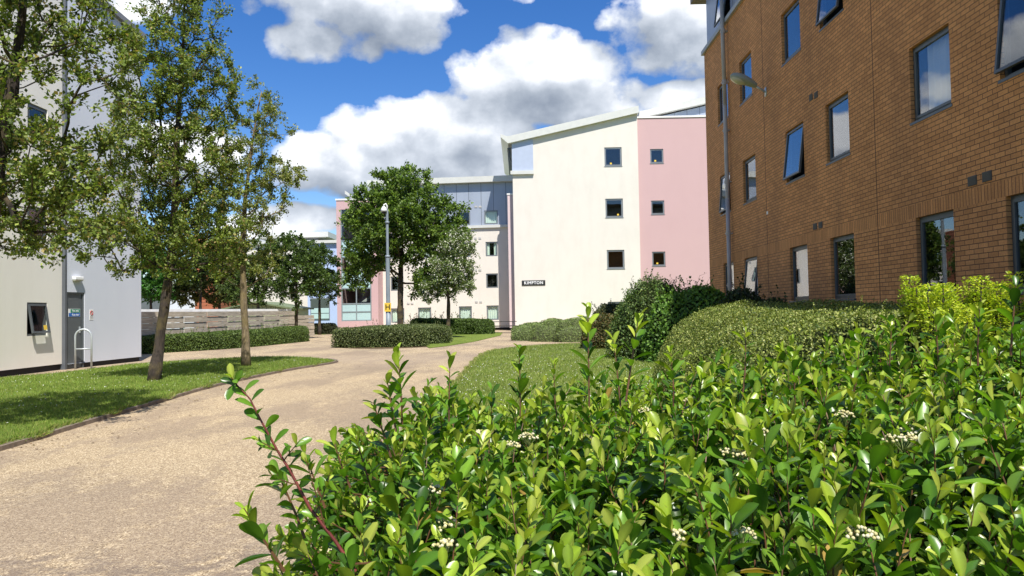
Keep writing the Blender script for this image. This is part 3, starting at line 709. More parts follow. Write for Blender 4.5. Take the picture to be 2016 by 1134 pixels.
# loose chippings on the near path
n = 14000; P = np.stack([rng.uniform(-5.0, -.2, n), 2.2*(14/2.2)**rng.random(n), np.full(n, .008)], 1)
P = P[(snoise(P*[1, .4, 1], 1.1, 4)+rng.normal(0, .5, n)) > -.2]; m = len(P); k = 5; ang = np.arange(k)*2*math.pi/k
T = (np.stack([np.cos(ang), np.sin(ang), np.array([.3, .1, .35, .15, .25])], 1)*.5, np.array([list(range(k))]))
V, Fq, C = leaves(P, norm(rdir(m)*[1, 1, .1]), norm(rdir(m)*.3+[0, 0, 1]), rng.uniform(.003, .0085, m), pal(m, [(.62, .48, .32), (.5, .38, .26), (.25, .18, .13), (.7, .6, .45)], None, .12), T)
tag(mesh_np('loose_gravel', V, Fq, flower_m, None, C), 'loose pale chippings scattered over the tan path', 'gravel', None, 'stuff')

# ------------------------------------------------------------------ brick building (right)
XB = 6.6
frB = Frame((XB, 0, 0), (0, 1, 0), (-1, 0, 0))
def yz(px, py): p = onX(px, py, XB); return p.y, p.z
Yfar = yz(1399, 600)[0]; Zled = yz(1383, 113)[1]
gs, gl = yz(1803, 582)[1], yz(1803, 429)[1]
BAND0 = gl+0.0
brick = brick_mat()
def win_cols(lst, zs, zl): return [(min(yz(a, y)[0], yz(b, y)[0]), max(yz(a, y)[0], yz(b, y)[0]), zs, zl) for a, b, y in lst]
g_z = (gs, gl)
f_z = (yz(1626, 323.6)[1], yz(1626, 210)[1]); f_z = (f_z[0], f_z[0]+(gl-gs)*0.97)
s_z = (yz(1538, 131)[1], 0); s_z = (s_z[0], s_z[0]+(gl-gs)*0.97)
holes = []
spec = []
for (a, b, y, row, op, cur, lab) in [
    (1425, 1445, 560, 'g', 0, [(0.0, .9)], 'tall window at the far end, behind the drainpipe'), (1467, 1492, 560, 'g', 6, [(0, .6)], 'narrow window just above the dark shrub'),
    (1556, 1591, 540, 'g', 0, [(0.1, 1.0)], None), (1636, 1683, 530, 'g', 0, [(0.0, .35)], None), (1805, 1880, 500, 'g', 0, [], 'wide ground floor window above the yellow-green spurge'), (1983, 2080, 480, 'g', 0, [], None),
    (1418, 1438, 380, 'f', 5, [], None), (1463, 1488, 350, 'f', 0, [(0, .4)], None), (1547, 1583, 300, 'f', 7, [], 'open window tilted out below the lamp'), (1626, 1672, 260, 'f', 0, [], None), (1791, 1871, 150, 'f', 0, [(.25, .8)], None), (1966, 2060, 80, 'f', 7, [], None),
    (1413, 1433, 200, 's', 0, [], None), (1456, 1480, 160, 's', 0, [], None), (1538, 1575, 60, 's', 0, [], None), (1613, 1660, 20, 's', 7, [], None), (1770, 1860, -80, 's', 0, [], None)]:
    y0, y1 = sorted((yz(a, y)[0], yz(b, y)[0])); z0, z1 = {'g': g_z, 'f': f_z, 's': s_z}[row]
    holes.append((y0, y1, z0, z1)); spec.append((op, cur, lab, row))
baseB = (XB, 12, 0)
tb = thing('brick_building', baseB, 'brown brick residential block with grey framed windows, filling the right side', 'building')
mb = MB(); Ynear = -5
wall_holes(mb, frB, Ynear, Yfar, -.1, Zled, holes, .13)
mb.poly([(XB, Yfar, -.1), (XB+14, Yfar, -.1), (XB+14, Yfar, Zled), (XB, Yfar, Zled)])
mb.poly([(XB, Ynear, -.1), (XB, Ynear, Zled), (XB+14, Ynear, Zled), (XB+14, Ynear, -.1)])
mb.poly([(XB+14, Yfar, -.1), (XB+14, Ynear, -.1), (XB+14, Ynear, Zled), (XB+14, Yfar, Zled)])
mb.build('wall', brick, tb, baseB)
for h, (op, cur, lab, row) in zip(holes, spec):
    window(tb, baseB, frB, *h, d=.13, opn=R(op), curtain=cur, cm=curtain_w, sill=(.04 if row == 'g' else .012), label=lab, gm=glass_c)
# movement joints
for px in (1509, 1727):
    y = yz(px, 400)[0]; mb = MB(); mb.box(XB-.004, XB+.004, y-.007, y+.007, 0, Zled-.002); mb.build('movement_joint', plinth_m, tb, baseB)
# ledge + cladding storey
ov = onY(1359, 9, Yfar+.9); zt = ov.z
frC = Frame((XB+.10, 0, 0), (0, 1, 0), (-1, 0, 0))
mb = MB(); mb.box(XB-.09, XB+13.9, Ynear+.01, Yfar+.09, Zled, Zled+.14); mb.build('ledge', simple('ledge', (.33, .34, .34), .5), tb, baseB)
hy0, hy1 = sorted((yz(1411, 40)[0], yz(1432, 40)[0])); ch = [(hy0, hy1, Zled+.22, min(zt-.2, Zled+1.9))]
hy2, hy3 = sorted((yz(1490, 0)[0], yz(1530, 0)[0])); ch.append((hy2, hy3, Zled+.22, min(zt-.2, Zled+1.9)))
mb = MB(); wall_holes(mb, frC, Ynear, Yfar-.05, Zled+.14, zt, ch, .10)
mb.poly([(XB+.10, Yfar-.05, Zled+.14), (XB+13.8, Yfar-.05, Zled+.14), (XB+13.8, Yfar-.05, zt), (XB+.10, Yfar-.05, zt)])
mb.build('cladding', clad_b, tb, baseB)
window(tb, baseB, frC, *ch[0], d=.10, opn=R(8), gm=glass_c, label='open window in the blue cladding beside the drainpipe'); window(tb, baseB, frC, *ch[1], d=.10, gm=glass_c)
mb = MB(); mb.box(ov.x, XB+14.5, Ynear-.5, Yfar+.9, zt, zt+.28); mb.build('roof', simple('brown_fascia', (.17, .13, .10), .6), tb, baseB)
# drainpipe
pts = [yz(1447, 575), yz(1446, 520)]
yp = yz(1443, 480)[0]
mb = MB(); mb.tube([(XB-.13, yp, 0), (XB-.13, yp, 4.7)], .062, 12); mb.tube([(XB-.13, yp, 4.7), (XB-.13, yp, 7.6)], .062, 12, False); mb.tube([(XB-.13, yp, 7.6), (XB-.16, yp, zt)], .062, 12)
dp = mb.build('drainpipe', pipe_m, tb, baseB, smooth=True)
for z in (2.0, 3.6, 5.2, 6.8, 8.3, 9.9):
    mb = MB(); mb.box(XB-.21, XB+.0, yp-.03, yp+.085, z, z+.035); mb.tube([(XB-.13, yp, z-.05), (XB-.13, yp, z+.09)], .074, 12); mb.build('bracket', pipe_m, dp, baseB)
# air bricks
for (px, py, s) in ((1597, 192, .09), (1607, 187, .09), (1605, 446, .10), (1616, 443, .10), (1915, 356, .105), (1944, 347, .105)):
    y, z = yz(px, py); mb = MB(); f2 = frB
    mb.fbox(frB, y-s, y+s, 0, .012, z-.07, z+.07)
    for k in range(6): mb.fbox(frB, y-s+.012, y+s-.012, .012, .02, z-.062+k*.022, z-.051+k*.022)
    mb.build('air_vent', simple('vent', (.10, .095, .085), .7) if px == 1597 else bpy.data.materials['vent'], tb, baseB)
y, z = yz(1511, 419); mb = MB(); mb.fbox(frB, y-.05, y+.05, 0, .012, z-.04, z+.04); mb.build('marker_plate', white_m, tb, baseB)
# wall lamp
ly, lz = yz(1508, 181); bl = (XB, ly, lz)
tl = thing('wall_lamp', bl, 'grey green street light on a short arm fixed to the brown brick wall', 'lamp')
ph = onY(1495, 172, ly-.05); 
tip = onY(1437, 148, ly-.10); hd = onY(1488, 170, ly-.05)
ax = (tip-hd); L = ax.length; ax.normalize(); sd = Vector((0, 1, 0)); sd = (sd-ax*sd.dot(ax)).normalized(); upv = ax.cross(sd); 
if upv.z < 0: upv = -upv
mb = MB(); mb.tube([(XB-.012, ly, lz), hd+(hd-Vector(bl))*.12], .028, 10); mb.fbox(frB, ly-.06, ly+.06, 0, .02, lz-.12, lz+.12); mb.build('arm', galv, tl, bl, smooth=True)
V = []; nS = 14; K = 16
for i in range(nS+1):
    t = i/nS; w = .185*(math.sin(math.pi*min(1, (t*.86+.14)))**.45 if t < 1 else 0)+.002; w *= (.72+.5*t) if t < .75 else (1.095)
    for k in range(K):
        a = 2*math.pi*k/K; c, s = math.cos(a), math.sin(a); V.append(hd+ax*(t*L)+sd*(c*w)+upv*((s*.85 if s > 0 else s*.45)*w))
Fq = [(i*K+k, i*K+(k+1) % K, (i+1)*K+(k+1) % K, (i+1)*K+k) for i in range(nS) for k in range(K)]
mesh_np('housing', np.array(V), Fq, lamp_m, tl, smooth=True, base=bl)
V = []
for i in range(9):
    t = .38+.55*i/8; w = .15*math.sin(math.pi*(i+.4)/8.8)**.5
    for k in range(8):
        a = math.pi+math.pi*k/7; V.append(hd+ax*(t*L)+sd*(math.cos(a)*w)+upv*(math.sin(a)*w*.6-.04))
Fq = [(i*8+k, i*8+k+1, (i+1)*8+k+1, (i+1)*8+k) for i in range(8) for k in range(7)]
mesh_np('lens', np.array(V), Fq, lens_m, tl, smooth=True, base=bl)

# ------------------------------------------------------------------ left building (cream + blue)
XL = -12.0; y0 = onX(124, 628, XL).y
frL = Frame((XL, y0, 0), (0, 1, 0), (1, 0, 0)); baseL = (XL, y0, 0)
tl = thing('apartment_block', baseL, 'cream and pale blue rendered block with a grey door, at the left edge', 'building')
u0_, z0_ = frL.px(53, 662); u1_, z1_ = frL.px(93, 596); wz = z1_-z0_
Hl = [(u0_, u1_, z0_, z1_)]
for py in (440, 240):
    _, zc = frL.px(73, py); Hl.append((u0_, u1_, zc-wz/2, zc+wz/2))
mb = MB(); ztl = 13.0
wall_holes(mb, frL, -22, -.05, .16, ztl, Hl, .09)
mb.poly([frL(-.05, 0, .16), frL(-.05, -9, .16), frL(-.05, -9, ztl), frL(-.05, 0, ztl)])
mb.poly([frL(-22, 0, .16), frL(-22, 0, ztl), frL(-22, -9, ztl), frL(-22, -9, .16)])
mb.build('wall', cream_l, tl, baseL)['label'] = 'cream rendered wall'
window(tl, baseL, frL, *Hl[0], d=.09, opn=R(9), fw=.05, gm=glass_w, label='open ground floor window tilted outwards', sticker=True)
for h in Hl[1:]: window(tl, baseL, frL, *h, d=.09)
# blue wall, turned a little
ang = math.atan(0.085); ub = Vector((math.sin(ang), math.cos(ang), 0)); nb = Vector((math.cos(ang), -math.sin(ang), 0))
frW = Frame((XL+.08, y0+.04, 0), ub, nb)
uend = frW.px(278, 640)[0]; _, zA = frW.px(212, 21); uA = frW.px(212, 21)[0]; uE, zE = frW.px(272, 72)
d0 = frW.px(131.5, 640)[0]; d1_ = frW.px(166.5, 640)[0]; zd = frW.px(150, 575.5)[1]
mb = MB(); wall_holes(mb, frW, 0, uend, .14, 8.0, [(d0, d1_, .14, zd)], .10)
slope = (zE-zA)/(uE-uA); ztop0 = zA-slope*uA; ztopE = zA+slope*(uend-uA)
ws = [frW(0, 0, 8.0), frW(uend, 0, 8.0), frW(uend, 0, ztopE), frW(0, 0, ztop0)]
mb.poly(ws); mb.poly([frW(uend, 0, .14), frW(uend, -8, .14), frW(uend, -8, ztopE), frW(uend, 0, ztopE)])
mb.build('wall', blue_r, tl, baseL)['label'] = 'pale blue rendered wall'
mb = MB(); mb.hexa([frW(-.1, -8, ztop0), frW(uend+.12, -8, ztopE), frW(uend+.12, .12, ztopE), frW(-.1, .12, ztop0), frW(-.1, -8, ztop0+.16), frW(uend+.12, -8, ztopE+.16), frW(uend+.12, .12, ztopE+.16), frW(-.1, .12, ztop0+.16)])
mb.build('roof', simple('grey_roof', (.2, .2, .21), .5), tl, baseL)
mb = MB(); mb.fbox(frL, -22.02, -.06, -9, -.05, -.02, .16); mb.fbox(frW, 0.05, uend-.02, -8, -.05, -.02, .14); mb.build('plinth', plinth_m, tl, baseL)
mb = MB(); mb.fbox(frL, -.05, .035, -.3, .085, 0, ztl-.5); mb.build('corner_trim', simple('slate_trim', (.10, .11, .125), .5), tl, baseL)
mb = MB(); mb.fbox(frW, d0+.015, d1_-.015, -.075, -.045, .02, zd-.015)
dr = mb.build('door', simple('door_grey', (.085, .095, .10), .45, 0, .05), tl, baseL)
mb = MB(); 
for a, b, c, e in ((d0-.0, d0+.05, .0, zd), (d1_-.05, d1_, .0, zd), (d0+.05, d1_-.05, zd-.05, zd)): mb.fbox(frW, a, b, -.10, -.02, c, e)
mb.build('door_frame', frame_m, dr, baseL)
mb = MB(); mb.fbox(frW, d1_-.17, d1_-.13, -.045, -.025, .95, 1.12); mb.build('handle', galv, dr, baseL)
# bulkhead light above the door
u, z = frW.px(150, 548); bb = tuple(frW(u, 0, z)); t = thing('bulkhead_light', bb, 'small white bulkhead light above the grey door', 'lamp')
mb = MB(); mb.fbox(frW, u-.17, u+.17, 0, .11, z-.05, z+.05); mb.build('housing', white_m, t, bb, bevel=.02)
mb = MB(); mb.fbox(frW, u-.15, u+.15, .015, .09, z-.075, z-.052); mb.build('lens', lens_m, t, bb)
# door sign
u0s, zs1 = frW.px(134.5, 608, -.045); u1s, zs0 = frW.px(157.5, 623.5, -.045); bs_ = tuple(frW((u0s+u1s)/2, -.045, zs0))
t = thing('fire_exit_sign', bs_, 'green and blue fire exit sign on the grey door', 'sign'); zm = (zs0+zs1)/2
mb = MB(); mb.fbox(frW, u0s, u1s, -.045, -.040, zs0, zs1); mb.build('panel', white_m, t, bs_)
iw = (u1s-u0s)*.17
mb = MB(); mb.fbox(frW, u0s+iw, u1s-.01, -.040, -.037, zm+.006, zs1-.008); mb.build('green_field', green_s, t, bs_)
mb = MB(); mb.fbox(frW, u0s+.008, u1s-.01, -.040, -.037, zs0+.008, zm-.004); mb.build('blue_field', blue_s, t, bs_)
# lettering reads left to right towards +u seen from +n  (u x z = n?)
cx = (u0s+iw+u1s)/2
text_mesh('Fire exit', .085, letter_m, t, bs_, frW(cx, -.036, (zm+zs1)/2), ub, off=.001, ext=.001, fitw=(u1s-u0s)*.55)
text_mesh('Keep clear', .075, letter_m, t, bs_, frW(cx, -.036, (zm+zs0)/2), ub, off=.001, ext=.001, fitw=(u1s-u0s)*.58)
# wall notice
u0s, zs1 = frW.px(176, 609); u1s, zs0 = frW.px(183.5, 630); bs_ = tuple(frW((u0s+u1s)/2, 0, zs0))
t = thing('notice_sign', bs_, 'small white prohibition notice with a red ring, on the blue wall beside the door', 'sign')
mb = MB(); mb.fbox(frW, u0s, u1s, 0, .006, zs0, zs1); mb.build('panel', white_m, t, bs_)
mb = MB(); cu = (u0s+u1s)/2; cz = zs1-(zs1-zs0)*.33; rr = (u1s-u0s)*.34
mb.tube([frW(cu+rr*math.cos(a), .009, cz+rr*math.sin(a)) for a in np.linspace(0, 2*math.pi, 17)], .008, 5, False); mb.tube([frW(cu-rr*.7, .009, cz+rr*.7), frW(cu+rr*.7, .009, cz-rr*.7)], .007, 5)
mb.build('red_ring', red_s, t, bs_)
mb = MB()
for k in range(3): mb.fbox(frW, u0s+.02, u1s-.02, .006, .008, zs0+.03+k*.035, zs0+.042+k*.035)
mb.build('print_lines', simple('print_grey', (.25, .22, .22), .6), t, bs_)
# bike hoop
a = onG(148, 727); b = onG(180, 726); t = thing('cycle_stand', tuple(a), 'galvanised hoop stand with a crossbar in front of the grey door', 'cycle stand')
dv = (b-a); w = dv.length; dv.normalize(); hh = 1.05; r_ = w/2
pts = [a, a+Vector((0, 0, hh-r_))]+[a+dv*(r_-r_*math.cos(k))+Vector((0, 0, hh-r_+r_*math.sin(k))) for k in np.linspace(.2, math.pi-.2, 12)]+[b+Vector((0, 0, hh-r_)), b]
mb = MB(); mb.tube(pts, .025, 10); mb.build('hoop', galv, t, tuple(a), smooth=True)
mb = MB(); mb.tube([a+Vector((0, 0, .53)), b+Vector((0, 0, .53))], .02, 8); mb.build('crossbar', galv, t, tuple(a), smooth=True)

# ------------------------------------------------------------------ gabled block (centre right)
YK = 54.0; frK = Frame((0, YK, 0), (1, 0, 0), (0, -1, 0)); xk0 = baseX(1014, YK); xk1 = baseX(1263, YK)
baseK = ((xk0+xk1)/2, YK, 0)
tk = thing('gabled_block', baseK, 'tall cream and pink rendered block with a sloping pale roof, behind the shrubs', 'building')
def kh(l, r, t, b):
    p = onY(l, (t+b)/2, YK); q = onY(r, (t+b)/2, YK); zt_ = onY((l+r)/2, t, YK).z; zb_ = onY((l+r)/2, b, YK).z; return (p.x, q.x, zb_, zt_)
hk = [kh(1190, 1224, 290, 327), kh(1192, 1226.5, 391, 428), kh(1195, 1229.5, 492, 529), kh(1197, 1231.5, 594, 631)]
def roofz(px): return onY(px, 281+(px-1008)*(222-281)/(1257-1008), YK).z   # underside line
zc = 13.0
mb = MB(); wall_holes(mb, frK, xk0, xk1, .2, zc, hk, .12)
zl_ = roofz(1010); zr_ = roofz(1255)
mb.poly([(xk0, YK, zc), (xk1, YK, zc), (xk1, YK, zr_+.1), (xk0, YK, zl_+.1)])
mb.poly([(xk0, YK, .2), (xk0, YK, zl_+.1), (xk0, YK+14, zl_+.1), (xk0, YK+14, .2)])
mb.poly([(xk1, YK, .2), (xk1, YK+14, .2), (xk1, YK+14, zr_+.1), (xk1, YK, zr_+.1)])
mb.build('wall', cream, tk, baseK)['label'] = 'cream rendered gable wall'
for i, h in enumerate(hk): window(tk, baseK, frK, *h, d=.12, fm=frame_l, fw=.06, sw=.05, sticker=(i != 2), flip=(i == 0), sill=.03, gm=glass_c)
YP = YK+.2; frP = Frame((0, YP, 0), (1, 0, 0), (0, -1, 0)); xp1 = baseX(1500, YP)
hp = [kh(1281, 1307, 292, 320), kh(1283, 1309, 394, 421), kh(1285, 1311, 495, 523), kh(1287, 1313, 597, 625)]
zp = onY(1300, 232, YP).z
mb = MB(); wall_holes(mb, frP, xk1, xp1, .2, zp, hp, .12); mb.poly([(xp1, YP, .2), (xp1, YP+13, .2), (xp1, YP+13, zp), (xp1, YP, zp)])
mb.build('wall', pink, tk, baseK)['label'] = 'pink rendered wall'
for i, h in enumerate(hp): window(tk, baseK, frP, *h, d=.12, fm=frame_l, fw=.05, sw=.04, sticker=(i != 1), flip=True, sill=.03, gm=glass_c)
mb = MB(); mb.box(xk1+.02, xp1+.06, YP-.06, YP+13, zp, zp+.12); mb.build('coping', white_m, tk, baseK)
# roofs
def P3(px, py, Y): return onY(px, py, Y)
def slab(mb, A, B, th, yb):   # A,B: front lower edge points (left,right)
    q = [A, B, Vector((B.x, yb, B.z)), Vector((A.x, yb, A.z))]; mb.hexa(q+[p+Vector((0, 0, th)) for p in q])
YR = YK-.32
A = P3(1000, 286-4, YR); B = P3(1257.5, 221.5, YR); mb = MB(); slab(mb, A, B, .50, YK+14)
A2 = P3(985.5, 270, YR+.02); mb.hexa([Vector((A.x, YR, A.z)), Vector((A.x, YK+14, A.z)), Vector((A2.x, YK+14, A2.z)), Vector((A2.x, YR, A2.z)), Vector((A.x, YR, A.z+.50)), Vector((A.x, YK+14, A.z+.50)), Vector((A2.x, YK+14, A2.z+.22)), Vector((A2.x, YR, A2.z+.22))])
mb.build('roof', fascia_m, tk, baseK)
mb = MB(); A = P3(1259, 232, YK+1.2); B = P3(1440, 192, YK+1.2); slab(mb, A, B, .48, YK+14); mb.build('roof', fascia_m, tk, baseK)
mb = MB(); A = P3(1262, 238, YK+1.6); B = P3(1440, 196, YK+1.6); mb.hexa([Vector((A.x, YK+1.6, zp)), Vector((B.x, YK+1.6, zp)), Vector((B.x, YK+13, zp)), Vector((A.x, YK+13, zp)), A, B, Vector((B.x, YK+13, B.z)), Vector((A.x, YK+13, A.z))]); mb.build('cladding', clad_g, tk, baseK)
# corner cladding panel + ledge
x0c = xk0-.03; x1c = P3(1049.5, 300, YK).x; zc0 = P3(1030, 336.5, YK).z
zt0 = roofz(1010); zt1 = roofz(1050)
mb = MB(); mb.hexa([(x0c, YK-.04, zc0), (x1c, YK-.04, zc0), (x1c, YK-.003, zc0), (x0c, YK-.003, zc0), (x0c, YK-.04, zt0), (x1c, YK-.04, zt1), (x1c, YK-.003, zt1), (x0c, YK-.003, zt0)])
mb.build('cladding', simple('pale_blue_panel', (.44, .49, .60), .4, .1, .04), tk, baseK)
mb = MB(); mb.box(x0c-.12, x1c+.02, YK-.18, YK-.003, zc0-.26, zc0); mb.build('ledge', fascia_m, tk, baseK)
mb = MB(); mb.box(xk0, xp1, YK+.21, YK+13, -.02, .2); mb.build('plinth', plinth_m, tk, baseK)
gx = P3(1003, 300, YK).x; mb = MB(); gz = P3(1003, 290, YK).z; mb.box(gx-.15, gx+.12, YK+.2, YK+14, gz-.1, gz); mb.tube([(gx, YK+.4, gz-.05), (gx, YK+.4, gz-.6), (xk0-.05, YK+.4, gz-1.0)], .05, 8); mb.build('gutter', frame_m, tk, baseK)
# name board
l, r, tt, bb_ = 1027.5, 1073.5, 552, 562; p = P3(l, 557, YK); q = P3(r, 557, YK); zt_ = P3(1050, tt, YK).z; zb_ = P3(1050, bb_, YK).z
bs_ = ((p.x+q.x)/2, YK, zb_); t = thing('name_board', bs_, 'long black board with white capital letters, low on the cream gable wall', 'sign')
mb = MB(); mb.box(p.x, q.x, YK-.04, YK-.002, zb_, zt_); mb.build('board', black_m, t, bs_)
text_mesh('KIMPTON', .30, letter_m, t, bs_, ((p.x+q.x)/2, YK-.045, (zt_+zb_)/2), Vector((1, 0, 0)), off=.005, ext=.004, fitw=(q.x-p.x)*.80)

# ------------------------------------------------------------------ long wing with pink stair tower
u = Vector((1, -.09, 0)).normalized(); n_ = Vector((u.y, -u.x, 0)); n_ = n_ if n_.y < 0 else -n_
YW = 56.6; Ow = Vector((baseX(1008, YW), YW, 0)); frG = Frame(Ow, u, n_); baseW = tuple(Ow+u*-5)
tw = thing('long_wing', baseW, 'long low cream block with grey upper cladding, behind the round hedge', 'building')
def gh(l, r, t, b):
    a_, _ = frG.px(l, (t+b)/2); b_, _ = frG.px(r, (t+b)/2); return (a_, b_, frG.px((l+r)/2, b)[1], frG.px((l+r)/2, t)[1])
cols_px = [(957, 981), (902.5, 928), (822, 848), (769, 795)]
cols_px0 = [(957, 983), (903, 929), (822.5, 849), (770, 797)]
uL = frG.px(742, 500)[0]; zsplit = frG.px(960, 446)[1]; hw = []; 
for i, (a, b) in enumerate(cols_px):
    dy = (967-(a+b)/2)*.030
    hw += [gh(a+1, b+1, 601.5+dy, 630+dy), gh(a, b-.5, 538.5+dy, 567+dy), gh(a-1, b-1.5, 476+dy, 504.5+dy)]
hc = []
for a, b in ((953, 980), (898, 925.5), (817, 844), (762, 789)):
    dy = (967-(a+b)/2)*.034; hc.append(gh(a, b, 414+dy, 441+dy))
mb = MB(); wall_holes(mb, frG, uL, .6, .2, zsplit, hw, .12); mb.build('wall', cream, tw, baseW)
frG2 = Frame(Ow-n_*.06, u, n_); ztw = frG.px(960, 358)[1]
mb = MB(); wall_holes(mb, frG2, uL, .6, zsplit, ztw, hc, .1); mb.build('cladding', clad_g, tw, baseW)
mb = MB(); mb.fbox(frG, uL, .6, -.05, .16, zsplit-.10, zsplit+.10); mb.build('ledge', fascia_m, tw, baseW)
ur = frG.px(725, 360)[0]; mb = MB(); mb.fbox(frG, ur, .6, -12, .35, ztw-.05, ztw+.38); mb.build('roof', fascia_m, tw, baseW)
mb = MB(); mb.fbox(frG, uL+.02, .6, -11, -.13, -.02, .2); mb.build('plinth', plinth_m, tw, baseW)
mb = MB(); mb.poly([frG(uL, 0, .2), frG(uL, 0, ztw), frG(uL, -11, ztw), frG(uL, -11, .2)]); mb.build('wall', cream, tw, baseW)
for i, h in enumerate(hw+hc):
    c = random.choice([[(0.02, .33), (.68, .98)], [(0.0, 1.0)], [(0, .3), (.8, 1)]]) if i % 3 != 1 else []
    if i % 3 == 0 and i < 12: c = [(0, 1)]
    window(tw, baseW, frG if i < len(hw) else frG2, *h, d=.12 if i < len(hw) else .1, curtain=c, fw=.05, sw=.04, fm=frame_l, room=1.0)
for (px, py) in ((937, 407), (945, 407), (936, 469), (945, 469), (937, 532), (945, 532), (938, 594.5), (946.5, 594.5), (804, 597.5), (811.5, 597.5)):
    uu, zz = (frG if py > 440 else frG2).px(px, py); mb = MB(); mb.fbox(frG if py > 440 else frG2, uu-.10, uu+.10, 0, .03, zz-.07, zz+.07)
    mb.fbox(frG if py > 440 else frG2, uu-.07, uu+.07, .03, .035, zz-.045, zz+.045); mb.build('wall_vent', simple('vent_plate', (.45, .44, .42), .6) if py == 407 and px == 937 else bpy.data.materials['vent_plate'], tw, baseW)
# narrow pink pier
a = baseX(1003, 54.6); b = baseX(1016, 54.6); zq = onY(1005, 383.5, 54.6).z
mb = MB(); mb.box(a, b, 54.6, 57, .2, zq); mb.build('pier', pale_pink, tw, baseW)
mb = MB(); mb.box(a-.04, b+.04, 54.56, 57.05, zq, zq+.1); mb.build('pier_cap', white_m, tw, baseW)
mb = MB(); mb.box(a+.03, b-.03, 54.63, 57, -.02, .2); mb.build('plinth', plinth_m, tw, baseW)
# pink stair tower
YT = 55.5; frT = Frame((0, YT, 0), (1, 0, 0), (0, -1, 0)); xa = baseX(664, YT); xb = baseX(745, YT); zt_ = onY(700, 394, YT).z; baseT = ((xa+xb)/2, YT, 0)
tt_ = thing('stair_tower', baseT, 'pink rendered stair tower with a tall glazed panel, left of the round hedge', 'building')
xg0 = onY(671.5, 560, YT).x; xg1 = onY(731, 560, YT).x; zg0 = onY(700, 632, YT).z; zg1 = onY(700, 412, YT).z
mb = MB(); wall_holes(mb, frT, xa, xb, .05, zt_, [(xg0, xg1, zg0, zg1)], .10)
mb.poly([(xa, YT, .05), (xa, YT, zt_), (xa, YT+6, zt_), (xa, YT+6, .05)]); mb.poly([(xb, YT, .05), (xb, YT+5, .05), (xb, YT+5, zt_), (xb, YT, zt_)]); mb.poly([(xa, YT+6, .05), (xa, YT+6, zt_), (xb, YT+6, zt_), (xb, YT+6, .05)])
mb.build('wall', pink, tt_, baseT)
mb = MB(); mb.box(xa-.05, xb+.05, YT-.05, YT+6, zt_, zt_+.12); mb.build('coping', white_m, tt_, baseT)
mb = MB(); mb.box(xa+.05, xb-.05, YT+.08, YT+5.9, -.02, .05); mb.build('plinth', plinth_m, tt_, baseT)
rows = [412, 443, 474, 506, 535, 552, 567.5, 598, 614, 631]; clear = {1, 3, 6, 0}
zr = [onY(700, y, YT).z for y in rows]; xm = (xg0+xg1)/2
mb = MB()
for z in zr: mb.box(xg0, xg1, YT+.03, YT+.09, max(zg0, z-.045), min(zg1, z+.045))
for x in (xg0, xm-.04, xg1-.08):
    for a_, b_ in zip(zr, zr[1:]): mb.box(x, x+.08, YT+.031, YT+.089, b_+.045, a_-.045)
gf = mb.build('glazing_frame', simple('grey_mullion', (.22, .26, .27), .4), tt_, baseT)
for i in range(len(zr)-1):
    for (x0, x1) in ((xg0+.08, xm-.04), (xm+.04, xg1-.08)):
        mb = MB(); mb.box(x0-.005, x1+.005, YT+.055, YT+.062, zr[i+1]+.04, zr[i]-.04); mb.build('pane', glass if i in clear else panel_g, gf, baseT)
mb = MB()
for k in range(4):
    z = 1.2+k*2.55; s = -1 if k % 2 else 1; x0, x1 = (xg0, xg1) if s > 0 else (xg1, xg0)
    mb.hexa([(x0, YT+1.5, z), (x1, YT+1.5, z+1.6), (x1, YT+2.7, z+1.6), (x0, YT+2.7, z), (x0, YT+1.5, z+.25), (x1, YT+1.5, z+1.85), (x1, YT+2.7, z+1.85), (x0, YT+2.7, z+.25)])
mb.build('staircase', simple('stair', (.45, .45, .42), .7), tt_, baseT)

# ------------------------------------------------------------------ distant left buildings
def front_block(name, label, l, r, top, Y, m, depth=8, z0=0, wins=(), roof=None, roofm=None, over=.3, fm=frame_l, panelrows=None):
    x0, x1 = baseX(l, Y), baseX(r, Y); zt = onY((l+r)/2, top, Y).z; b = ((x0+x1)/2, Y, 0); fr = Frame((0, Y, 0), (1, 0, 0), (0, -1, 0))
    t = thing(name, b, label, 'building'); hs = []
    for (a, c, e, g_) in wins: hs.append((onY(a, e, Y).x, onY(c, e, Y).x, onY(a, g_, Y).z, onY(a, e, Y).z))
    mb = MB(); wall_holes(mb, fr, x0, x1, z0, zt, hs, .1)
    mb.poly([(x0, Y, z0), (x0, Y, zt), (x0, Y+depth, zt), (x0, Y+depth, z0)]); mb.poly([(x1, Y, z0), (x1, Y+depth, z0), (x1, Y+depth, zt), (x1, Y, zt)]); mb.poly([(x0, Y+depth, z0), (x0, Y+depth, zt), (x1, Y+depth, zt), (x1, Y+depth, z0)])
    mb.build('wall', m, t, b)
    for h in hs: window(t, b, fr, *h, d=.1, fm=fm, curtain=[(.1, .9)] if random.random() < .5 else [], room=1.2, mull=(h[1]-h[0] > 1.2))
    if roof: mb = MB(); mb.box(x0-over, x1+over, Y-over, Y+depth+over, zt, zt+roof); mb.build('roof', roofm or fascia_m, t, b)
    return t, fr, b
front_block('cream_block', 'distant cream rendered block behind the wooden fence and green shed', 452, 611, 482, 74, cream, 10, wins=[(459, 479, 578, 599), (566, 585, 545, 563), (500, 520, 520, 540), (459, 479, 520, 540)], roof=.3)
front_block('grey_roofed_block', 'distant grey clad top storey with a wide flat overhanging roof, above the small trees', 540, 628, 470, 80, simple('dark_cladding', (.20, .22, .25), .5), 12, wins=[], roof=.55, over=1.4)
t_, fr_, b_ = front_block('blue_block', 'pale blue rendered block with large glazing, left of the pink stair tower', 606, 668, 479, 66, sky_r, 8, roof=.25)
xg0, xg1 = onY(613, 610, 66).x, onY(648, 610, 66).x; mb = MB()
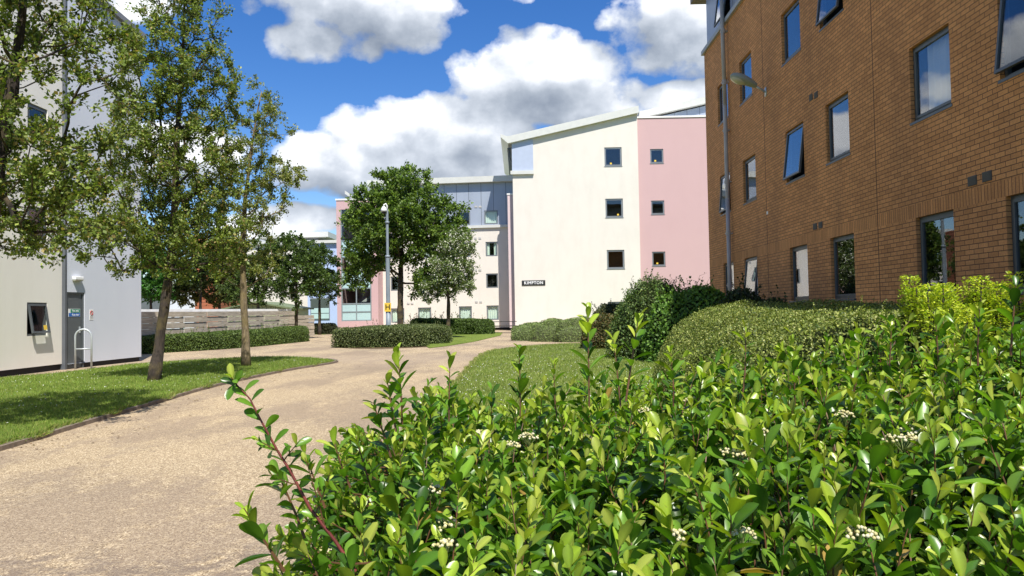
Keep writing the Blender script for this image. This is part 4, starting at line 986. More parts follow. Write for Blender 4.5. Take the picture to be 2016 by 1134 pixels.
gy = [(588, 606, 'g'), (606, 617, 'p'), (617, 628, 'p')]
mb.box(xg0-.06, xg1+.06, 65.93, 65.995, onY(630, 629, 66).z, onY(630, 586.5, 66).z); gf = mb.build('glazing_frame', frame_l, t_, b_)
for (a, c, k) in gy:
    mb = MB(); mb.box(xg0, xg1, 65.90, 65.928, onY(630, c-.7, 66).z, onY(630, a+.7, 66).z); mb.build('pane', simple('dark_glazing', (.05, .07, .07), .05) if k == 'g' else panel_g, gf, b_)
front_block('terracotta_tower', 'terracotta clad block with horizontal ribs, glimpsed behind the leaning trees', 384, 431, 470, 62, terra, 6)
front_block('pale_blue_block', 'low pale blue block behind the fence, left of the terracotta tower', 322, 384, 560, 66, blue_r, 6, roof=.2)
front_block('slate_block', 'dark fronted low block behind the fence, beside the light blue corner', 255, 322, 575, 68, simple('slate_wall', (.12, .13, .14), .5), 6, roof=.2)
# green shed
Ys = 50.0; x0, x1, xm = baseX(447, Ys), baseX(566, Ys), baseX(503, Ys); ze = onY(447, 609.5, Ys).z; zr_ = onY(503, 596.5, Ys).z; b = ((x0+x1)/2, Ys, 0)
t = thing('garden_shed', b, 'pale green shed with a low pitched roof behind the wooden fence', 'shed')
mb = MB(); mb.v = [(x0, Ys, 0), (x1, Ys, 0), (x1, Ys, ze), (xm, Ys, zr_), (x0, Ys, ze), (x0, Ys+5, 0), (x1, Ys+5, 0), (x1, Ys+5, ze), (xm, Ys+5, zr_), (x0, Ys+5, ze)]
mb.f = [(0, 1, 2, 3, 4), (5, 9, 8, 7, 6), (0, 4, 9, 5), (1, 6, 7, 2)]; mb.build('wall', shed_m, t, b)
mb = MB()
for (p, q) in (((x0-.35, ze-.05), (xm, zr_+.02)), ((xm, zr_+.02), (x1+.35, ze-.05))):
    mb.hexa([(p[0], Ys-.3, p[1]), (q[0], Ys-.3, q[1]), (q[0], Ys+5.2, q[1]), (p[0], Ys+5.2, p[1]), (p[0], Ys-.3, p[1]+.1), (q[0], Ys-.3, q[1]+.1), (q[0], Ys+5.2, q[1]+.1), (p[0], Ys+5.2, p[1]+.1)])
mb.build('roof', simple('shed_roof', (.16, .20, .10), .6), t, b)
# low white shelter roof behind the fence
a = onY(262, 612, 33); b2 = onY(576, 609.5, 44); b = tuple((a+b2)/2-Vector((0, 0, (a.z+b2.z)/2)))
t = thing('bin_store', b, 'long low flat roofed white shelter just showing over the wooden fence', 'shelter')
d = (b2-a); d.z = 0; L = d.length; fr = Frame((a.x, a.y, 0), d, (d.y, -d.x, 0)); zz = 1.60
mb = MB(); mb.fbox(fr, 0, L, -3, 0, zz, zz+.12); mb.build('roof', simple('white_roof', (.75, .76, .76), .4), t, b)
mb = MB()
for k in range(6):
    uu = .4+k*(L-.9)/5; mb.fbox(fr, uu, uu+.1, -.3, -.2, 0, zz); mb.fbox(fr, uu, uu+.1, -2.8, -2.7, 0, zz)
mb.build('post', galv, t, b)
# wooden fences
def fence(p0, p1, hgt, npan, label, nb_=7):
    p0, p1 = Vector((p0[0], p0[1], 0)), Vector((p1[0], p1[1], 0)); d = p1-p0; L = d.length; fr = Frame(p0, d, (d.y, -d.x, 0)); b = tuple((p0+p1)/2)
    t = thing('wooden_fence', b, label, 'fence'); w = L/npan
    for k in range(npan):
        mb = MB(); bh = hgt/nb_
        for j in range(nb_):
            v0 = .01 if ((j+k) % 2) else -.016; e = random.uniform(-.008, .008)
            mb.fbox(fr, k*w+.01, (k+1)*w-.01, v0, v0+.028, j*bh+.008, (j+1)*bh-.007-abs(e))
        mb.build('fence_panel', fence_m, t, b)
        mb = MB(); mb.fbox(fr, k*w-.05, k*w+.05, -.15, -.05, 0, hgt-.02); mb.build('fence_post', fence_m, t, b)
    return t
fa = onY(255, 612, 27.5); fb = onY(579, 612.5, 40.5)
fence((fa.x, fa.y), (fb.x, fb.y), 1.57, 8, 'long weathered grey board fence behind the clipped hedge')
fa = onY(586, 616, 47); fb = onY(618, 616, 49); fence((fa.x, fa.y), (fb.x, fb.y), 1.35, 2, 'short weathered board fence in front of the pale blue block', 6)

# ------------------------------------------------------------------ pole, picnic table
pb = onG(764, 660); Yp = 35.0; pxx = baseX(764.5, Yp); zt_ = onY(760, 413, Yp).z; b = (pxx, Yp, 0)
t = thing('camera_pole', b, 'tall grey pole with a white security camera on top, in the round hedge', 'pole')
zc1 = onY(762, 505, Yp).z
mb = MB(); mb.tube([(pxx, Yp, 0), (pxx, Yp, 1.5)], .115, 14); mb.tube([(pxx, Yp, 1.5), (pxx, Yp, zc1)], .095, 14, False); mb.tube([(pxx, Yp, zc1), (pxx, Yp, zt_)], .062, 12, False); mb.tube([(pxx, Yp, zc1-.05), (pxx, Yp, zc1+.05)], .11, 14)
zc2 = onY(761, 438, Yp).z; mb.tube([(pxx, Yp, zc2-.04), (pxx, Yp, zc2+.04)], .10, 12); mb.build('pole', simple('pole_grey', (.21, .25, .28), .5), t, b, smooth=True)
mb = MB(); mb.tube([(pxx, Yp, zt_-.05), (pxx, Yp, zt_+.18), (pxx-.05, Yp-.05, zt_+.27), (pxx-.12, Yp-.1, zt_+.22), (pxx-.13, Yp-.1, zt_+.12)], .035, 8)
mb.tube([(pxx-.13, Yp-.1, zt_+.14), (pxx-.13, Yp-.1, zt_+.02), (pxx-.13, Yp-.1, zt_-.10)], [.06, .13, .15], 14); mb.build('security_camera', white_m, t, b, smooth=True)
mb = MB(); 
cp = Vector((pxx-.13, Yp-.1, zt_-.10)); mb.tube([cp, cp+Vector((0, 0, -.06)), cp+Vector((0, 0, -.11))], [.11, .09, .03], 12); mb.build('camera_dome', simple('smoked_dome', (.02, .02, .025), .1), t, b, smooth=True)
hz = onY(763, 605, Yp).z; b2 = (pxx, Yp-.12, hz-.1); t = thing('hydrant_sign', b2, 'small yellow plate with a black letter H on the grey camera pole', 'sign')
mb = MB(); mb.box(pxx-.15, pxx+.15, Yp-.14, Yp-.118, hz-.2, hz+.2); mb.build('plate', yellow_m, t, b2)
text_mesh('H', .33, black_m, t, b2, (pxx, Yp-.143, hz), Vector((1, 0, 0)), off=.006, ext=.002)
# picnic table
Yb = 48.5; xc = baseX(989, Yb); b = (xc, Yb, 0); t = thing('picnic_table', b, 'dark wooden picnic table at the corner of the hedge and the cream wall', 'picnic table')
mb = MB()
for k in range(5): mb.box(xc-.9, xc+.9, Yb-.36+k*.15, Yb-.23+k*.15, .70, .74)
mb.build('table_top', wood_d, t, b)
for s in (-1, 1):
    mb = MB(); mb.box(xc-.9, xc+.9, Yb+s*.72-.13, Yb+s*.72+.13, .42, .46); mb.build('seat', wood_d, t, b)
for s in (-.65, .65):
    mb = MB()
    for q in (-1, 1): mb.hexa([(xc+s-.04, Yb+q*.62-.05, 0), (xc+s+.04, Yb+q*.62-.05, 0), (xc+s+.04, Yb+q*.62+.05, 0), (xc+s-.04, Yb+q*.62+.05, 0), (xc+s-.04, Yb+q*.28-.05, .70), (xc+s+.04, Yb+q*.28-.05, .70), (xc+s+.04, Yb+q*.28+.05, .70), (xc+s-.04, Yb+q*.28+.05, .70)])
    mb.box(xc+s-.035, xc+s+.035, Yb-.8, Yb+.8, .35, .42); mb.build('leg', wood_d, t, b)

# ------------------------------------------------------------------ hedges & shrubs
hg = [(.06, .10, .02), (.09, .145, .028), (.14, .20, .042), (.04, .07, .015)]
hl_path = [onG(262, 700), onG(279.6, 697), onG(400, 690), onG(475.7, 684), onG(532, 678.5), onG(590, 672.5)]
hl_path = [(p.x-.1, p.y+.5) for p in hl_path]
b = (hl_path[3][0], hl_path[3][1], 0)
shrub('clipped_hedge', b, sweep_body(hl_path, 1.2, lambda s: .60+.14*s, .06, 2, .5), 42000, .055, hg+[(.15, .22, .04)], [.22, .3, .25, .1, .13], 'long low clipped hedge in front of the weathered board fence', 'hedge', 'clipped hedges', sprigs=60)
a = onG(684, 682); c = onG(848, 685)
Yh = 30.6; x0, x1 = baseX(690, Yh), baseX(845, Yh)
b = ((x0+x1)/2, Yh, 0)
hr = [(.09, .125, .035), (.13, .165, .05), (.19, .22, .08), (.06, .085, .022)]
V1, F1 = sweep_body([(x0-.25, Yh+.75), (x0, Yh+.2), (x0+.8, Yh-.1), (x1-.8, Yh-.1), (x1-.05, Yh+.1)], 1.5, .74, .04, 4, .35)
V2, F2 = sweep_body([(x0+.6, Yh+2.0), (x0+.6, Yh+4.5), ((x0+x1)/2, Yh+7.5), (x1-.6, Yh+4), (x1-.5, Yh+1.5)], 2.2, .74, .06, 6, .6)
shrub('clipped_hedge', b, (np.concatenate([V1, V2]), np.concatenate([F1, F2+len(V1)])), 46000, .055, hr, None, 'clipped island hedge with a flat top around the camera pole', 'hedge', 'clipped hedges', sprigs=40)
mb = MB(); ang_ = np.linspace(0, 2*math.pi, 40, endpoint=False)
mb.poly([((x0+x1)/2+math.cos(a_)*2.75, Yh+3.2+math.sin(a_)*4.9, .016) for a_ in ang_]); tag(mb.build('soil_bed', earth_m), kind='structure')
# hedge before the long wing
q0, q1 = baseX(806, 46.5), baseX(972, 46.5)
shrub('clipped_hedge', ((q0+q1)/2, 46.5, 0), sweep_body([(q0, 46.9), (q0+2, 46.5), (q1-1.5, 46.3), (q1, 46.3)], 1.6, lambda s: .95-.1*s, .10, 8, .4), 26000, .085, [(.05, .09, .018), (.08, .13, .025), (.12, .19, .035)], None, 'dark green hedge under the windows of the long cream block', 'hedge', 'clipped hedges', sprigs=50)
q0, q1 = baseX(592, 53), baseX(662, 53)
shrub('clipped_hedge', ((q0+q1)/2, 53, 0), sweep_body([(q0, 53.3), (q1, 53)], 1.3, .68, .06, 9, .3), 9000, .09, [(.035, .045, .02), (.05, .06, .025), (.07, .075, .03)], None, 'small dark hedge at the foot of the pale blue block', 'hedge', 'clipped hedges')
# hebe mounds right of the path
def multi(lst):
    VV = []; FF = []; o = 0
    for d in lst: V, Fq = d; VV.append(V); FF.append(Fq+o); o += len(V)
    return np.concatenate(VV), np.concatenate(FF)
heb = [(.22, .30, .09), (.30, .38, .13), (.16, .22, .07)]
for (px, py, rx, h, lab) in ((1052, 669, 1.0, .82, 'first rounded grey-green mound shrub, nearest the path and cream wall'), (1098, 671, 1.15, 1.02, 'middle rounded grey-green mound shrub in the row by the path'), (1150, 672, 1.25, 1.06, 'third rounded grey-green mound shrub, next to the reddish bush')):
    g_ = onG(px, py+2); Yc = g_.y+.9; xc = g_.x*(Yc/g_.y)
    lob = [dome_body(xc, Yc, rx, 1.0, h*.8, 2.6, .08, px)]
    for k in range(18):
        a_ = random.uniform(0, 6.28); r_ = random.uniform(.1, .85); lob.append(dome_body(xc+math.cos(a_)*rx*r_, Yc+math.sin(a_)*.9*r_, .30, .30, h*(1.0-.35*r_*r_)-.30, 3.0, .02, k, 12, 6)); 
        V_, F_ = lob[-1]; V_[:, 2] = np.where(V_[:, 2] < .05, .05, V_[:, 2]) + .28*(V_[:, 2] > .05)
    shrub('mound_shrub', (xc, Yc, 0), multi(lob), 34000, .045, heb+[(.10, .07, .055)], [.34, .34, .28, .04], lab, 'shrub', 'mound shrubs by the path', updir=.8, thick=.03, bodym=simple('hebe_inside', (.075, .09, .035), 1) if px == 1052 else bpy.data.materials['hebe_inside'])
# reddish + dark bush
def bush_at(px, pybase, rx, ry, h, *args, **kw):
    g_ = onG(px, pybase); Yc = g_.y+ry; xc = g_.x*(Yc/g_.y); return xc, Yc
xc, Yc = bush_at(1196, 690, .9, .9, 1.4)
shrub('leafy_bush', (xc, Yc, 0), dome_body(xc, Yc, .85, .9, 1.05, 2.4, .12, 21), 9000, .07, [(.07, .09, .025), (.12, .12, .03), (.16, .11, .04)], None, 'low bronze-green bush between the mound shrubs and the tall dark shrub', 'shrub', sprigs=25)
xc, Yc = bush_at(1222, 676, 1.0, 1.0, 1.6)
shrub('leafy_bush', (xc, Yc+1.5, 0), dome_body(xc, Yc+1.5, 1.1, 1.0, 1.55, 2.2, .15, 22), 9000, .08, [(.03, .05, .015), (.05, .07, .02), (.08, .09, .03)], None, 'dark bush standing in front of the lowest window of the cream gable', 'shrub', sprigs=20)
# tall evergreen
Ye = 20.5; xc = baseX(1300, Ye)
shrub('tall_evergreen_shrub', (xc, Ye, 0), multi([dome_body(xc-.15, Ye, .95, 1.2, 1.98, 2.6, .16, 23, fs=2.2), dome_body(xc-.2, Ye+.1, .45, .5, 2.12, 2.0, .1, 63, fs=3), dome_body(xc+.75, Ye-.2, .8, 1.1, 1.75, 2.4, .12, 24, fs=2.2), dome_body(xc-.65, Ye-.1, .7, 1.0, 1.6, 2.2, .12, 28, fs=2.2), dome_body(xc+.3, Ye-.7, 1.0, .8, 1.35, 2.4, .12, 29, fs=2.2)]), 34000, .055, [(.055, .105, .024), (.08, .145, .032), (.14, .21, .05), (.24, .31, .09)], [.3, .32, .25, .13], 'tall dense dark evergreen shrub in front of the pink wall', 'shrub', sprigs=170, thick=.14)
Y2 = 18.6; xc = baseX(1388, Y2)
shrub('bright_leaved_shrub', (xc, Y2, 0), multi([dome_body(xc, Y2, .85, .9, 1.78, 2.4, .12, 31, fs=2.4), dome_body(xc-.7, Y2+.2, .8, .9, 1.62, 2.3, .12, 32, fs=2.4)]), 13000, .085, [(.13, .25, .035), (.17, .31, .045), (.08, .17, .03)], None, 'bright green broad leaved shrub beside the corner of the brick building', 'shrub', sprigs=30)
Y3 = 17.0; xc = baseX(1462, Y3)
shrub('dark_leafy_shrub', (xc+.0, Y3, 0), multi([dome_body(xc, Y3, .62, .9, 1.72, 2.4, .14, 33, fs=2.4), dome_body(xc+.45, Y3-.6, .45, .7, 1.45, 2.4, .10, 34, fs=2.4)]), 12000, .075, [(.018, .035, .010), (.03, .05, .014), (.045, .07, .02)], None, 'very dark leafy shrub against the brick wall by the drainpipe', 'shrub', sprigs=40)
# bare sprays above the shrubs
mb = MB(); LPs = []; b = (baseX(1330, 20), 20, 0)
for (px, py, qx, qy, Y) in ((1305, 610, 1300, 560, 20.3), (1345, 620, 1322, 548, 20), (1352, 620, 1378, 541, 20), (1330, 615, 1338, 556, 20.1), (1360, 600, 1398, 545, 19.9), (1246, 600, 1243, 548, 20.4)):
    p = onY(px, py, Y); q = onY(qx, qy, Y); m_ = (p+q)/2+Vector((random.uniform(-.1, .1), 0, .05)); mb.tube([p, m_, q], [.008, .006, .003], 4, False)
    for k in range(14):
        t_2 = random.random(); c = p.lerp(q, t_2); e = c+Vector((random.gauss(0, .09), random.gauss(0, .05), random.uniform(0, .1))); mb.tube([c, e], [.004, .002], 3, False); LPs += [e]*2
k = len(LPs); t = thing('wiry_shrub', b, 'thin wiry sprays sticking up above the evergreen against the pink wall', 'shrub'); mb.build('stems', twig_m, t, b)
V, Fq, C = leaves(np.array(LPs)+rng.normal(0, .015, (k, 3)), rdir(k), rdir(k), rng.uniform(.03, .055, k), pal(k, [(.10, .11, .03), (.15, .12, .05)]))
mesh_np('foliage', V, Fq, hedge_leaf, t, C, base=b)
# dry stems at the foot of the evergreen
b = onG(1236, 702); t = thing('dry_grass_clump', tuple(b), 'clump of dry straw coloured stems at the lawn edge below the evergreen', 'plant'); mb = MB()
for k in range(46):
    d = Vector((random.uniform(-1.0, .6), random.uniform(-.5, .5), random.uniform(.3, 1.0))).normalized(); L = random.uniform(.3, .75); mb.tube([b+Vector((.25, .1, 0)), b+Vector((.25, .1, 0))+d*L*.5+Vector((0, 0, .06)), b+Vector((.25, .1, 0))+d*L], [.006, .005, .002], 3, False)
mb.build('stems', simple('straw', (.36, .25, .15), .8), t, tuple(b))
# big low clipped shrub bed along the brick wall
def bed_body():
    nx, ny = 60, 90; V = []; 
    for j in range(ny+1):
        y = 5.9+(14.6-5.9)*j/ny
        for i in range(nx+1):
            s = i/nx; xl = 1.55+.07*(y-4.2)+.9*max(0, (y-11.5)/3.1)**2; xr = 5.75; x = xl+(xr-xl)*s
            e = min(1, s*(xr-xl)/1.5); f = min(1, (14.6-y)/2.2); g_ = min(1, (y-5.9)/.8+.1)
            hgt = (1.16+.012*(y-5.9))*(1-(1-e)**2.4)**.5*(1-(1-f)**2.5)**.55*(1-(1-g_)**2.5)**.5
            V.append((x, y, max(0, hgt)))
    V = np.array(V); V[:, 2] += (snoise(V*[1, 1, 0], 1.3, 51)*.10+snoise(V*[1, 1, 0], 5, 52)*.03)*(V[:, 2] > .1); V[:, 0] += snoise(V[:, [1, 2, 0]], 1.7, 53)*.06
    Fq = np.array([(j*(nx+1)+i, j*(nx+1)+i+1, (j+1)*(nx+1)+i+1, (j+1)*(nx+1)+i) for j in range(ny) for i in range(nx)]); return V, Fq
low = [(.14, .19, .032), (.21, .26, .05), (.33, .36, .09), (.07, .11, .022), (.48, .48, .18)]
shrub('low_shrub_bed', (4, 9, 0), bed_body(), 150000, .026, low, [.30, .32, .17, .16, .05], 'broad low mounded hedge of tiny yellow-green leaves along the brick wall', 'hedge', sprigs=260, thick=.09)
# euphorbia
def spurge(px0, px1, top, Y, lab, n):
    x0, x1 = baseX(px0, Y), baseX(px1, Y); zt = onY((px0+px1)/2, top, Y).z-.03; b = ((x0+x1)/2, Y, 0); t = thing('spurge_plant', b, lab, 'plant', 'yellow spurges by the brick wall'); mb = MB(); parts = []
    for k in range(n):
        x = random.uniform(x0+.06, x1-.06); y = Y+random.uniform(-.3, .3); h = 1.0+(zt-1.0)*random.choice([random.uniform(.35, .75), random.uniform(.7, 1.0), 1.0]); top_ = Vector((x, y, h)); p0 = Vector((x+random.uniform(-.1, .1), y, 0)); mb.tube([p0, (p0+top_)/2, top_], [.009, .007, .005], 4, False)
        m_ = 420; hh = random.uniform(.22, .36); z = rng.random(m_); a_ = rng.random(m_)*6.28; rr = .075*np.sqrt(rng.random(m_))*(1-.35*z)+.01
        P = np.stack([x+np.cos(a_)*rr, y+np.sin(a_)*rr, h-hh+z*hh], 1); parts.append(leaves(P, norm(np.stack([np.cos(a_)*.7, np.sin(a_)*.7, np.full(m_, .35)], 1)+rdir(m_)*.4), norm(rdir(m_)*.5+[0, 0, 1]), rng.uniform(.018, .030, m_), pal(m_, [(.45, .55, .04), (.58, .62, .06), (.30, .42, .04)], None, .12)))
        m_ = 90; z = rng.random(m_); a_ = rng.random(m_)*6.28; P = np.stack([x+np.cos(a_)*.02, y+np.sin(a_)*.02, (h-hh)*(.35+.65*z)], 1)
        parts.append(leaves(P, norm(np.stack([np.cos(a_), np.sin(a_), np.full(m_, .1)], 1)), norm(rdir(m_)*.3+[0, 0, 1]), rng.uniform(.05, .09, m_), pal(m_, [(.06, .12, .03), (.09, .15, .04)], None, .15)))
    off = 0; VV = []; FF = []; CC = []
    for (a, c, e) in parts: VV.append(a); FF.append(c+off); CC.append(e); off += len(a)
    mb.build('stems', twig_m, t, b); mesh_np('flower_heads', np.concatenate(VV), np.concatenate(FF), hedge_leaf, t, np.concatenate(CC), base=b)
spurge(1815, 1852, 531, 5.5, 'narrow yellow-green spurge in front of the wide window, leftmost of its kind', 6)
spurge(1862, 1900, 550, 5.4, 'shorter yellow-green spurge, second from the left', 6)
spurge(1900, 1975, 538, 5.6, 'broad yellow-green spurge clump against the brick wall', 12)
spurge(1850, 1885, 598, 5.0, 'lowest small yellow-green spurge in front of the others', 5)
spurge(1988, 2060, 528, 5.6, 'yellow-green spurge at the right edge of the picture', 8)

# ------------------------------------------------------------------ trees
olive = [(.12, .17, .03), (.17, .235, .04), (.28, .33, .075), (.065, .10, .022), (.32, .25, .09)]
ow = [.27, .33, .20, .12, .08]
def W3(px, py, Y): return onY(px, py, Y)
def ell(px, py, Y, rpx, rpy, w=1.0, rd=None):
    c = W3(px, py, Y); k = Y/1500; return (c.x, c.y, c.z, rpx*k, (rd or rpx*k), rpy*k, w)
def ground_pt(px, Y): return Vector((baseX(px, Y), Y, 0)) 
# near-left tree
Ya = 8.8; g0 = onG(-95, 862)
tA = [Vector((g0.x, g0.y, 0)), W3(-62, 640, Ya), W3(-22, 420, Ya), W3(22, 190, Ya), W3(42, 60, Ya), W3(60, -160, Ya)]
tree('ornamental_tree', tA, .16, [ell(60, 330, Ya, 185, 130, 2.2, 1.2), ell(30, 60, Ya, 200, 150, 1.6, 1.2), ell(-160, 250, Ya, 150, 260, 1.2, 1.2), ell(150, 430, Ya, 120, 85, .9, .7), ell(0, 450, Ya, 150, 75, 1.0, .9), ell(60, -150, Ya, 180, 150, .8, 1), ell(215, 130, Ya, 60, 100, .35, .6)],
     185, .26, 52000, .054, olive, ow, 'nearest tree with twisting dark branches, cut off by the left edge', 'leaning trees on the left lawn', forkz=2.3, seed=3, ntwig=7, gap=.12, rtip=.0062, asc=.35)
Y1 = 15.9; g0 = onG(303, 752)
t1 = [Vector((g0.x, g0.y, 0)), W3(312, 690, Y1), W3(322, 610, Y1), W3(334, 540, Y1), W3(345, 400, Y1), W3(352, 220, Y1), W3(362, 60, Y1), W3(365, -60, Y1)]
tree('ornamental_tree', t1, .118, [ell(345, 440, Y1, 150, 95, 1.8, 1.4), ell(340, 300, Y1, 135, 110, 1.9, 1.3), ell(360, 150, Y1, 120, 120, 1.7, 1.2), ell(365, 10, Y1, 95, 90, 1.1, .9), ell(400, 500, Y1, 85, 55, .7, .8), ell(260, 480, Y1, 100, 55, .8, .9), ell(430, 260, Y1, 50, 110, .5, .6)],
     255, .28, 76000, .062, olive, ow, 'tall leaning tree in the middle of the left lawn', 'leaning trees on the left lawn', forkz=2.35, seed=5, ntwig=7, gap=.10, rtip=.0078)
Y2_ = 19.8; g0 = onG(485, 723)
t2 = [Vector((g0.x, g0.y, 0)), W3(483, 660, Y2_), W3(479, 570, Y2_), W3(478, 470, Y2_), W3(484, 380, Y2_), W3(500, 260, Y2_), W3(515, 180, Y2_)]
tree('ornamental_tree', t2, .11, [ell(480, 500, Y2_, 75, 60, 1.3, .9), ell(495, 390, Y2_, 85, 80, 1.5, 1.0), ell(515, 270, Y2_, 60, 85, 1.0, .8), ell(560, 350, Y2_, 38, 40, .35, .5), ell(425, 420, Y2_, 55, 60, .5, .6), ell(515, 205, Y2_, 30, 40, .3, .4)],
     120, .27, 27000, .062, [(.16, .20, .045), (.22, .26, .06), (.32, .32, .10), (.09, .13, .03)], None, 'slender pale barked tree near the tip of the left lawn', 'leaning trees on the left lawn', bm=bark_y, forkz=2.05, seed=9, ntwig=6, gap=.1, rtip=.006)
Yt = 42.0; g0 = ground_pt(788, Yt)
dk = [(.095, .17, .024), (.14, .22, .032), (.20, .29, .05), (.055, .10, .017)]
tree('street_tree', [g0, W3(788, 600, Yt), W3(790, 500, Yt), W3(793, 420, Yt), W3(795, 350, Yt)], .20, [ell(785, 440, Yt, 95, 85, 2.2, 2.4), ell(795, 375, Yt, 62, 42, .9, 1.6), ell(735, 500, Yt, 58, 52, .9, 1.6), ell(860, 470, Yt, 55, 58, 1.0, 1.8), ell(845, 555, Yt, 40, 25, .3, 1.2), ell(720, 430, Yt, 40, 45, .4, 1.5), ell(705, 555, Yt, 25, 18, .2, .8), ell(885, 420, Yt, 22, 22, .2, .8)],
     240, .53, 52000, .16, dk, None, 'large dark green round headed tree behind the camera pole', 'trees round the round hedge', forkz=2.9, seed=12, ntwig=6, rtip=.012)
Y4 = 39.5; g0 = ground_pt(882, Y4)
tree('blossom_tree', [g0, W3(883, 600, Y4), W3(882, 560, Y4), W3(885, 490, Y4)], .13, [ell(890, 540, Y4, 48, 42, 1.6, 1.3), ell(905, 490, Y4, 32, 30, .8, 1.0), ell(850, 570, Y4, 25, 22, .4, .8)],
     100, .34, 14000, .11, [(.15, .21, .06), (.21, .27, .09), (.10, .15, .035)], None, 'smaller tree speckled with white blossom in front of the cream windows', 'trees round the round hedge', forkz=1.9, seed=14, ntwig=6, blossoms=(3600, .085, None), rtip=.01)
for (nm, px, Y, top, env, col_, lab, sd, fz) in (
    ('street_tree', 583, 43, 480, [(583, 545, 45, 55), (570, 500, 35, 38), (605, 540, 35, 50)], [(.07, .12, .022), (.11, .17, .035), (.045, .08, .016)], 'small green tree on a thin dark trunk at the end of the board fence', 22, 2.3),
    ('street_tree', 629, 52, 490, [(630, 535, 38, 52), (648, 560, 22, 30), (615, 500, 28, 28)], [(.045, .08, .016), (.07, .12, .024)], 'small dark tree just left of the pink stair tower', 23, 2.6),
    ('street_tree', 508, 44, 470, [(510, 545, 45, 52), (530, 500, 38, 38), (480, 575, 35, 26)], [(.07, .11, .022), (.10, .15, .03)], 'bushy tree behind the slender pale barked tree', 24, 2.0),
    ('street_tree', 432, 46, 520, [(425, 575, 45, 26), (440, 540, 38, 35), (372, 578, 28, 20)], [(.11, .12, .03), (.15, .14, .05), (.07, .09, .02)], 'bronze-green tree in front of the terracotta tower', 25, 1.9),
    ('chestnut_tree', 297, 43, 500, [(298, 560, 26, 34), (300, 520, 34, 30), (320, 580, 14, 14)], [(.05, .15, .02), (.07, .19, .03)], 'bright green tree over the fence beside the blue wall corner', 26, 2.2),
    ('street_tree', 395, 44, 480, [(380, 530, 50, 40), (350, 560, 35, 25)], [(.04, .07, .016), (.06, .09, .02)], 'dark tree behind the trunk of the tall leaning tree', 27, 2.2)):
    k = Y/1500; E = [ell(a, b_, Y, c, d, c*d/1500) for (a, b_, c, d) in env]
    tree(nm, [ground_pt(px, Y), W3(px, 600, Y), W3(px+1, top+40, Y), W3(px+1, top+10, Y)], .12, E, 60, .45, 11000, .15, col_, None, lab, 'small trees by the fence', forkz=fz, seed=sd, ntwig=5, rtip=.010)

# ------------------------------------------------------------------ foreground hedge
def ztop(x, y):
    z = .925+.035*(y-1)+.135*max(0, x)*(y/2.8)+.035*math.sin(3.1*x+1.7*y)*math.cos(2.3*y-1.1*x)
    return z
XLft = -.52
def XE(y): return -.325-.13*(y-1)
def hedge_z(x, y):
    e = max(0.0, min(1, (x-XE(y)+.02)/.28)); f = max(0.0, min(1, (2.98-y)/.22))
    return ztop(x, y)*(1-.20*(1-e)**2)*(1-.12*(1-f)**2)
bF = (1.0, 1.7, 0)
th = thing('foreground_hedge', bF, 'large glossy leaved hedge with cream flower buds filling the foreground', 'hedge')
SP = []  # stems
LPos, LAx, LNm, LSz, LCo = [], [], [], [], []
old = np.array([(.072, .165, .014), (.10, .205, .018), (.042, .105, .012), (.14, .26, .025)]); new = np.array([(.27, .36, .035), (.22, .32, .03), (.33, .38, .06)])
mbS = MB()
def shoot(p0, p1, nl, ls, tipyoung=.5, bend=.06, r=.0016, t0=.1, lfac=1.0):
    p0, p1 = np.array(p0, float), np.array(p1, float); L = np.linalg.norm(p1-p0); side = rng.normal(0, 1, 3)*bend*L; c = (p0+p1)/2+side
    f = lambda s: (1-s)**2*p0+2*s*(1-s)*c+s*s*p1
    pts = [f(s) for s in (0, .35, .7, 1)]; mbS.tube([Vector(q) for q in pts], [r*1.3, r*1.1, r*.8, r*.4], 4, False)
    az = rng.random()*6.28; ty = rng.random() < tipyoung
    for i in range(nl):
        s = t0+(1-t0)*((i+.5)/nl)**.85; q = f(s); d = norm(f(min(1, s+.05))-f(max(0, s-.05))); az += 2.4+rng.normal(0, .25)
        o1 = norm(np.cross(d, [.3, .9, .2])); o2 = np.cross(d, o1); out = o1*math.cos(az)+o2*math.sin(az)
        el = .50+.70*s**2+rng.normal(0, .22); a = out*math.cos(el)+d*math.sin(el)
        nrm = d*math.cos(el)-out*math.sin(el); nrm = norm(nrm+rng.normal(0, .22, 3))
        LPos.append(q); LAx.append(a); LNm.append(nrm); LSz.append(ls*lfac*(1.08-.5*s**3)*rng.uniform(.55, 1.2))
        if s > .72 and ty: cc = new[rng.integers(3)]
        elif s > .55 and rng.random() < .35: cc = new[rng.integers(3)]*.75
        else: cc = old[rng.integers(4)]
        if rng.random() < .012 and s < .6: cc = np.array([.30, .20, .05])
        LCo.append(cc*rng.uniform(.7, 1.2))
step = .062; nshoot = 0
x = XLft-.02
while x < 2.75:
    y = .62
    while y < 2.98:
        xx = x+random.uniform(-.03, .03); yy = y+random.uniform(-.03, .03); 
        if abs(xx) < (yy*.72+.25) and xx > XE(yy):
            h = hedge_z(xx, yy)+random.gauss(-.01, .042)+(.07 if random.random() < .10 else 0)
            lean = (-.35 if xx < XE(yy)+.15 else 0); L = random.uniform(.13, .24)
            d = norm(np.array([random.gauss(lean*.6, .28), random.gauss(-.05 if yy < 2.7 else .15, .26), 1.0]))
            p1 = np.array([xx, yy, h]); ls = random.uniform(.044, .062)*(1.08 if yy < 1.6 else 1)
            shoot(p1-d*L, p1, random.randint(10, 15), ls); nshoot += 1
        y += step*(1+.10*(yy > 1.9))
    x += step
